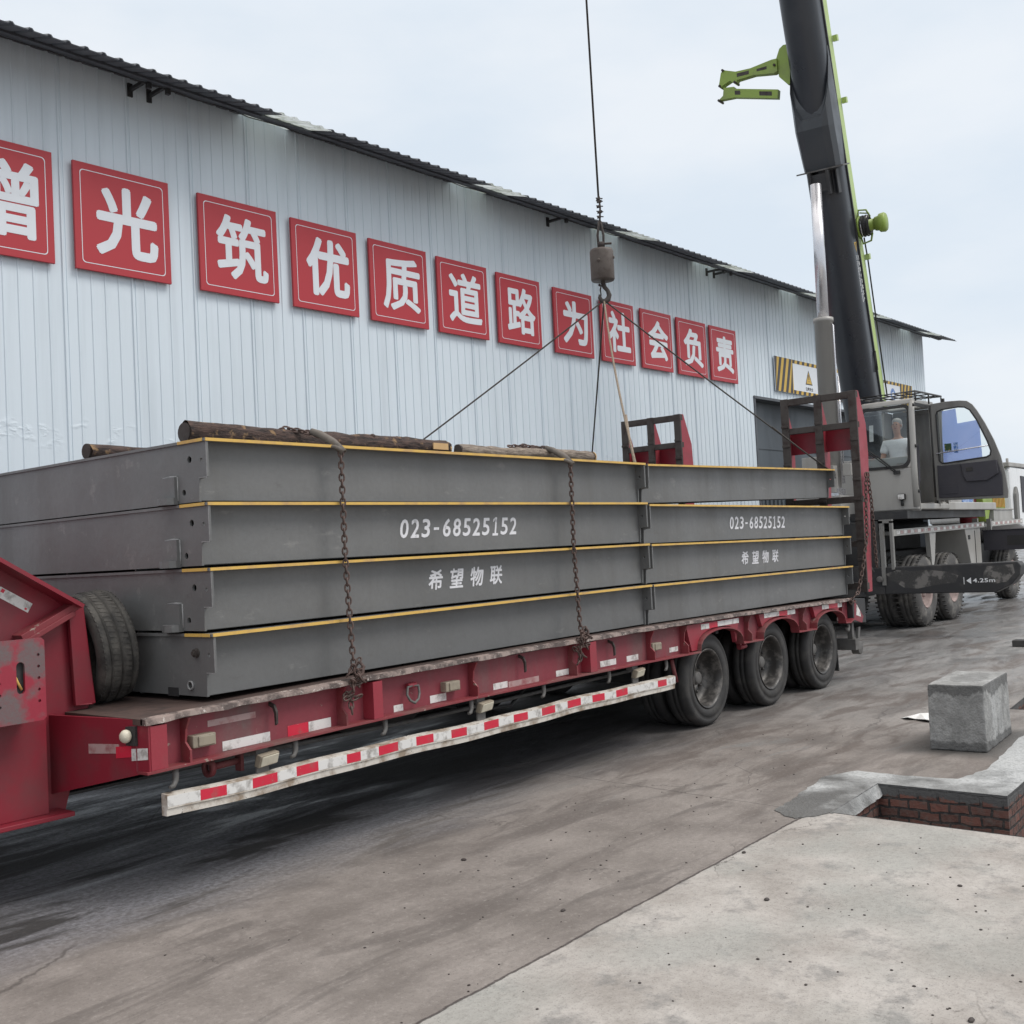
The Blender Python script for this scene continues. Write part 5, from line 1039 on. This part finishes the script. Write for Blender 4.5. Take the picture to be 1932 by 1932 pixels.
m.obox(boom_pt(2.82, .26, -.36), bx * .2, bn_ * .01, bd_ * .08); m.obox(boom_pt(2.85, 0, -.45), bx * .15, bn_ * .14, bd_ * .10); m.build('cylinder_lug', black_steel, cl)
# writing on the boom flank
FW = lambda s, d: boom_pt(s - .12, .3125, d - .10)
m = MB(); m.flat(glyphs('NO STANDING UNDER THE BOOM', offset=.02), lambda u, v: FW(lerp(1.62, .80, u), lerp(-.055, .0, v))); m.flat(glyphs('起重臂下严禁站人', offset=.01, gap=1.25), lambda u, v: FW(lerp(1.62, .80, u), lerp(.03, .12, v))); m.build('lettering', white_paint, bo)
m = MB(); m.add([FW(1.85, -.06), FW(1.67, .02), FW(1.85, .10)], [(0, 1, 2)]); wt = m.build('warning_mark', haz_yellow, bo); m = MB(); m.add([boom_pt(1.71, .3135, -.10), boom_pt(1.71, .3135, -.06), boom_pt(1.62, .3135, -.075), boom_pt(1.62, .3135, -.085)], [(0, 1, 2, 3)]); m.build('exclamation_mark', haz_black, wt)
# cable reel on the right flank
c_ = boom_pt(1.95, .33, .27); ra = bn_ * .78
m = MB(); m.lathe([(0, 0), (.19, 0), (.19, .03), (.10, .03), (.10, .30), (.0, .30)], c_, ra, 24); rl = m.build('cable_reel', lime, bo)
m = MB(); pts = []
for q in range(120): th = q * .42; pts.append(c_ + ra * (.05 + .20 * q / 120) + (bx * math.cos(th) + bd_ * math.sin(th)) * (.17 + .01 * math.sin(q * .7)))
m.tube(pts, .016, 5); m.build('cable', rubber, rl)
m = MB(); m.lathe([(.17, .05), (.182, .06), (.182, .07), (.17, .08)], c_, ra, 24); m.lathe([(.17, .15), (.182, .16), (.182, .17), (.17, .18)], c_, ra, 24); m.build('reel_ring', chrome, rl)
m = MB(); m.lathe([(0, .28), (.12, .28), (.13, .34), (.16, .36), (.17, .44), (.15, .47), (0, .48)], c_, ra, 24); m.build('reel_cap', lime, rl)
m = MB(); m.tube([c_ + bx * .16, c_ + bx * .29 + ra * .03, c_ + bx * .27 + ra * .20, c_ + bx * .14 + ra * .27], .018, 6); m.tube([c_ - bx * .16, c_ - bx * .30 + ra * .04, c_ - bx * .27 + ra * .22, c_ - bx * .14 + ra * .27], .018, 6); m.tube([c_ + bx * .24 + ra * .05, c_ + bx * .20 + ra * .26], .012, 6); m.build('reel_guard', lime, rl)
# folded lime arm on the far flank (jib holder)
AX = 17.62
ar = MB(); KA = AX / 16.6; af = lambda u, v, t: (AX + t, u * KA, 1.65 + (v - 1.65) * KA)
def AP(pts): return [(y, z) for y, z in pts]
ar.prism([(7.13, 9.70), (7.20, 9.66), (7.27, 9.50), (7.23, 9.20), (7.08, 9.02), (6.98, 9.05), (6.98, 9.68)], af, -.02, .02)
arm = ar.build('jib_bracket', lime, bo)
ar = MB(); ar.prism([(7.24, 9.29), (7.24, 9.50), (7.33, 9.51), (7.71, 9.49), (7.98, 9.52), (8.21, 9.62), (8.25, 9.58), (8.30, 9.38), (8.27, 9.34), (8.20, 9.37), (8.09, 9.40), (8.0, 9.31), (7.96, 9.37), (7.66, 9.36), (7.30, 9.275)], af, -.06, .06); ub = ar.build('upper_arm', lime, arm)
ar = MB(); ar.prism([(8.22, 9.32), (8.03, 9.28), (8.03, 9.245), (7.25, 8.99), (7.27, 8.85), (8.04, 9.10), (8.29, 9.13), (8.30, 9.10), (8.32, 9.14), (8.24, 9.19)], af, -.05, .05); lbm = ar.build('lower_arm', lime, arm)
m = MB()
for pts in ([(7.42, 9.43), (7.60, 9.44), (7.60, 9.40), (7.42, 9.38)], [(7.74, 9.46), (7.96, 9.48), (7.96, 9.42), (7.74, 9.40)]): m.add([af(y, z, -.062) for y, z in pts], [(0, 1, 2, 3)])
m.build('arm_slot', rust_dark, ub)
m = MB()
for pts in ([(7.36, 8.99), (7.58, 9.06), (7.58, 8.99), (7.36, 8.92)], [(7.92, 9.18), (8.02, 9.21), (8.02, 9.14), (7.92, 9.11)]): m.add([af(y, z, -.052) for y, z in pts], [(0, 1, 2, 3)])
m.build('arm_slot', rust_dark, lbm)
m = MB()
for y, z in ((8.28, 9.36), (8.31, 9.12), (8.0, 9.34), (7.28, 9.40), (8.21, 9.61)): m.tube([af(y, z, -.09), af(y, z, .09)], .022, 10)
m.build('pivot_pin', rust_dark, arm)
# driver's cab and fittings at the far end of the carrier
m = MB(); m.prism([(25.05, 1.78), (28.3, 1.20), (28.35, 1.9), (28.05, 2.92), (25.15, 2.96), (25.05, 2.85)], lambda u, v, t: (u, t, v), 6.22, 8.0); dc = m.build('driver_cab', white_paint, cr, bev=.05)
m = MB(); m.prism([(25.92, 1.95), (27.7, 1.95), (27.6, 2.72), (25.92, 2.76)], lambda u, v, t: (u, t, v), 6.205, 6.22); m.build('side_window', door_dark, dc); m = MB(); m.box((25.02, 6.45, 2.1), (25.05, 7.9, 2.75)); m.build('rear_window', door_dark, dc)
m = MB(); m.box((24.95, 6.2, 2.95), (28.2, 8.05, 3.04)); m.tube([(25.25, 6.3, 3.04), (25.25, 6.3, 3.14)], .03, 8); m.build('roof_rail', crane_grey, dc, bev=.02)
m = MB(); m.prism([(25.22, 1.80), (25.42, 1.78), (25.45, 2.35), (25.34, 2.52), (25.22, 2.35)], lambda u, v, t: (u, t, v), 6.15, 6.22); m.build('air_filter', crane_grey_dk, cr, bev=.02)
m = MB(); m.box((23.55, 6.2, 1.72), (25.0, 6.7, 2.02)); m.box((23.5, 6.18, 2.0), (25.05, 6.72, 2.03)); m.build('tool_box', crane_grey, cr, bev=.01)
m = MB(); m.prism([(22.95, 2.45), (24.75, 2.45), (24.7, 2.03), (23.55, 2.03), (23.35, 1.76), (23.2, 1.76)], lambda u, v, t: (u, t, v), 6.26, 6.6); hd = m.build('engine_hood', lime, cr, bev=.02)
m = MB()
for q in range(9): x = 23.75 + q * .105; m.box((x, 6.25, 2.06), (x + .035, 6.26, 2.40))
m.build('orange_stripe', orange_m, hd)
m = MB(); m.lathe([(0, 0), (.17, 0), (.17, .9), (.15, .95), (0, .95)], (23.0, 6.55, 1.7), (0, 0, 1), 18); m.build('red_canister', gn_red, cr)
m = MB(); m.obox((21.6, 6.15, 2.17), (.33, 0, 0), (0, .01, 0), (0, 0, .12)); m.build('picture_plate', pic_blue, cr)

# ================================================================== CRANE OPERATOR
pe = None
def skin_body(name, joints, bones, mt, sub=2):
    me = bpy.data.meshes.new(name); me.from_pydata([j[0] for j in joints], bones, []); o = bpy.data.objects.new(name, me); col.objects.link(o)
    md = o.modifiers.new('skin', 'SKIN'); md.use_smooth_shade = True; me.skin_vertices
    for i, j in enumerate(joints): v = me.skin_vertices[0].data[i]; v.radius = j[1] if isinstance(j[1], tuple) else (j[1], j[1]); v.use_root = (i == 0)
    s_ = o.modifiers.new('s', 'SUBSURF'); s_.levels = s_.render_levels = sub
    bpy.context.view_layer.update(); m2 = bpy.data.meshes.new_from_object(o.evaluated_get(bpy.context.evaluated_depsgraph_get()))
    bpy.data.objects.remove(o); m2.materials.clear(); m2.materials.append(mt); r = bpy.data.objects.new(name, m2); col.objects.link(r); return r
PX, PY = 18.42, 6.29         # pelvis
J = [((PX, PY, 2.62), (.15, .12)), ((PX - .02, PY, 2.80), (.14, .10)), ((PX - .03, PY, 3.02), (.155, .105)), ((PX - .04, PY, 3.17), (.13, .085)), ((PX - .05, PY, 3.25), .058), ((PX - .065, PY, 3.31), .055),
     ((PX - .085, PY, 3.36), (.062, .075)), ((PX - .075, PY, 3.45), (.076, .092)), ((PX - .07, PY, 3.525), (.062, .076)),
     ((PX - .05, PY - .20, 3.15), .062), ((PX - .10, PY - .27, 2.93), .048), ((PX - .30, PY - .28, 2.86), .036), ((PX - .38, PY - .285, 2.875), (.034, .022)),
     ((PX - .05, PY + .20, 3.15), .062), ((PX - .10, PY + .25, 2.93), .048), ((PX - .30, PY + .20, 2.84), .036), ((PX - .38, PY + .19, 2.85), (.034, .022)),
     ((PX - .06, PY - .10, 2.60), .09), ((PX - .42, PY - .12, 2.62), .07), ((PX - .44, PY - .12, 2.22), .045), ((PX - .54, PY - .12, 2.15), .04),
     ((PX - .06, PY + .10, 2.60), .09), ((PX - .42, PY + .12, 2.62), .07), ((PX - .44, PY + .12, 2.22), .045), ((PX - .54, PY + .12, 2.15), .04)]
Bo = [(0, 1), (1, 2), (2, 3), (3, 4), (4, 5), (5, 6), (6, 7), (7, 8), (3, 9), (9, 10), (10, 11), (11, 12), (3, 13), (13, 14), (14, 15), (15, 16), (0, 17), (17, 18), (18, 19), (19, 20), (0, 21), (21, 22), (22, 23), (23, 24)]
for h, s_ in ((12, -1), (16, 1)):
    hx, hy, hz = J[h][0]
    for q, dy in enumerate((-.027, -.009, .009, .027)):
        ln = (.060, .070, .066, .052)[q]; i0 = len(J)
        J.append(((hx - .045, hy + dy, hz + .006), .0095)); J.append(((hx - .045 - ln * .55, hy + dy, hz - .006), .009)); J.append(((hx - .04 - ln * .7, hy + dy, hz - .035), .008))
        Bo += [(h, i0), (i0, i0 + 1), (i0 + 1, i0 + 2)]
    i0 = len(J); J.append(((hx - .01, hy - s_ * .038, hz + .0), .010)); J.append(((hx - .045, hy - s_ * .05, hz - .015), .009)); Bo += [(h, i0), (i0, i0 + 1)]
pe = skin_body('person', J, Bo, skin_m)
tag(pe, 'grey haired crane operator in a white T-shirt sitting behind the cab windscreen', 'person')
sh = skin_body('shirt', [((PX, PY, 2.60), (.175, .14)), ((PX - .02, PY, 2.80), (.165, .125)), ((PX - .03, PY, 3.02), (.178, .128)), ((PX - .04, PY, 3.165), (.145, .105)), ((PX - .048, PY, 3.225), .072), ((PX - .05, PY - .20, 3.15), .088), ((PX - .09, PY - .255, 2.97), .078), ((PX - .05, PY + .20, 3.15), .088), ((PX - .09, PY + .245, 2.97), .078)],
               [(0, 1), (1, 2), (2, 3), (3, 4), (3, 5), (5, 6), (3, 7), (7, 8)], cloth_white); sh.parent = pe
trs = skin_body('trousers', [((PX, PY, 2.60), (.165, .13)), ((PX - .06, PY - .10, 2.60), .105), ((PX - .42, PY - .12, 2.62), .088), ((PX - .44, PY - .12, 2.25), .065), ((PX - .06, PY + .10, 2.60), .105), ((PX - .42, PY + .12, 2.62), .088), ((PX - .44, PY + .12, 2.25), .065)], [(0, 1), (1, 2), (2, 3), (0, 4), (4, 5), (5, 6)], trouser); trs.parent = pe
HC = V((PX - .075, PY, 3.45))
m = MB(); m.ball(HC + V((.034, 0, .052)), (.092, .086, .078), 18, 12); m.ball(HC + V((.045, 0, .0)), (.078, .086, .09), 16, 10); m.build('hair', hair_m, pe)
m = MB(); m.ball(HC + V((-.085, 0, -.012)), (.016, .011, .020), 8, 6)
m.ball(HC + V((0, -.078, -.01)), (.016, .010, .026), 8, 6); m.ball(HC + V((0, .078, -.01)), (.016, .010, .026), 8, 6); m.build('nose_and_ears', skin_m, pe)
for y in (-.03, .03): m = MB(); m.ball(HC + V((-.076, y, .012)), (.008, .012, .006), 8, 6); m.build('eye', rubber, pe)
m = MB(); m.ball(HC + V((-.078, 0, -.058)), (.008, .022, .005), 8, 6); m.build('mouth', gn_red, pe)
for y in (-.03, .03): m = MB(); m.ball(HC + V((-.078, y, .032)), (.006, .016, .004), 8, 6); m.build('eyebrow', hair_m, pe)

# ================================================================== HOOK BLOCK, HOIST ROPE, SLINGS
HX, HY = 9.75, 6.40
hz = lambda z: V((HX, HY, z - .07))
m = MB(); top = (9.56, TIP.y, TIP.z + .45); m.tube([hz(5.52), (lerp(HX, top[0], .5), lerp(HY, top[1], .5), lerp(5.5, top[2], .5)), top], .0115, 8)
hr = tag(m.build('hoist_rope', sling_dark), 'single dark steel hoist rope running straight up from the hook weight to the boom', 'hoist rope')
hb = empty('hook_block', hz(4.36), 'rusty cylindrical hook weight with swivel and hook hanging above the decks', 'hook block')
m = MB(); m.lathe([(0, .0), (.12, .0), (.128, .015), (.128, .315), (.118, .34), (.03, .345), (.03, .0)], hz(4.60), (0, 0, 1), 36); m.build('weight', block_rust, hb)
m = MB()
for q, (a, z) in enumerate(((.3, 4.80), (1.9, 4.84), (2.8, 4.80), (4.0, 4.70), (3.3, 4.75))): m.lathe([(.0, .012), (.016, .012), (.02, 0)], hz(z) + V((-math.cos(a) * .127, -math.sin(a) * .127, 0)), V((-math.cos(a), -math.sin(a), 0)), 8)
m.build('weight_bolt', block_rust, hb)
m = MB(); m.tube([hz(4.94), hz(4.97)], .022, 10); m.tube([hz(4.97) + CR * .0, hz(4.975)], .03, 10)
for s_ in (-1, 1): m.tube([hz(4.97) + V((.62, -.78, 0)) * .027 * s_, hz(5.10) + V((.62, -.78, 0)) * .032 * s_, hz(5.20) + V((.62, -.78, 0)) * .016 * s_, hz(5.25) + V((.62, -.78, 0)) * .010 * s_], [.013, .014, .014, .012], 8)
m.tube([hz(5.005), hz(5.005) + V((.62, -.78, 0)) * .115], .012, 8); m.tube([hz(5.0) - V((.62, -.78, 0)) * .035, hz(5.0) + V((.62, -.78, 0)) * .035], .03, 10); m.build('wedge_socket', rust_dark, hb)
m = MB()
for q, z in enumerate((5.30, 5.355, 5.415, 5.47, 5.50)):
    m.obox(hz(z) + V((.62, -.78, 0)) * (.006 if q % 2 else -.004), V((.62, -.78, .12)) * (.026 if q % 2 else .020), V((.78, .62, 0)) * .018, V((0, 0, .012))); m.tube([hz(z + .01) - V((.62, -.78, 0)) * .03, hz(z) + V((.62, -.78, 0)) * .045], .007, 6)
m.tube([hz(5.24), hz(5.40) + V((.62, -.78, 0)) * .012, hz(5.53) + V((.62, -.78, 0)) * .004], .012, 6); m.build('rope_clamp', rust_dark, hb, bev=.002)
m = MB(); e_ = V((.62, -.78, 0))
m.tube([hz(4.61), hz(4.565)], .024, 12)
m.tube([hz(4.57), hz(4.53) + e_ * .012, hz(4.49) + e_ * .045, hz(4.44) + e_ * .060, hz(4.395) + e_ * .045, hz(4.372) + e_ * .008, hz(4.385) - e_ * .03, hz(4.42) - e_ * .045, hz(4.45) - e_ * .040], [.026, .024, .022, .027, .031, .031, .026, .021, .012], 12); hk = m.build('hook', rust_dark, hb)
m = MB(); m.tube([hz(4.55) - e_ * .022, hz(4.50) - e_ * .035, hz(4.44) - e_ * .028], [.008, .009, .006], 6); m.ball(hz(4.555) - e_ * .04, .015, 8, 6); m.build('safety_latch', rust_dark, hk)
P0_ = hz(4.385)
dk7 = decks[7][0]; bpy.context.view_layer.update(); M7 = dk7.matrix_world
lp = lambda x, y, z=.325: M7 @ V((x, y, z))
ends = [(lp(-.04, WID - .10, .30), 'far left', sling_dark, .0095), (lp(-.035, .085, .27), 'near left', rope_tan, .0105), (lp(LEN_R + .02, .035, .30), 'near right', sling_dark, .0085), (lp(LEN_R + .03, WID - .02, .30), 'far right', sling_dark, .0095)]
LABS = ['black wire sling slanting down left from the hook to the far left deck corner', 'tan wire sling hanging from the hook to the near left corner of the lifted deck', 'wire sling slanting down right from the hook to the near right deck end', 'steep black wire sling from the hook to the far right deck corner']
for (pe_, nm, mt, r), lab in zip(ends, LABS):
    m = MB(); d = pe_ - P0_; side = V((d.y, -d.x, 0)).normalized(); pts = [P0_ + V((0, 0, .0))]
    for q in range(1, 13): t = q / 12; pts.append(P0_.lerp(pe_, t) + V((0, 0, -.10 * math.sin(math.pi * t) * .12)) + side * (.025 * math.sin(math.pi * t) if nm == 'near left' else 0))
    m.tube(pts, r, 6)
    if nm in ('near left', 'near right'):   # doubled, spliced lower end and eye
        q0 = P0_.lerp(pe_, .72); m.tube([q0 + side * .004, P0_.lerp(pe_, .85) + side * .012 + V((0, 0, -.012)), pe_ + side * .012], r * .95, 6)
    sg = tag(m.build('wire_sling', mt), lab, 'sling', 'slings from the crane hook')
    m = MB(); c_ = pe_; ex = V((1, 0, 0)) if 'left' in nm else V((-1, 0, 0))
    m.tube([c_ + V((0, -.03, -.06)), c_ + V((0, -.032, 0)), c_ + V((0, -.02, .035)), c_ + V((0, .02, .035)), c_ + V((0, .032, 0)), c_ + V((0, .03, -.06))], .011, 8); m.tube([c_ + V((0, -.045, -.06)), c_ + V((0, .045, -.06))], .012, 8); m.build('shackle', hub_grey, sg)
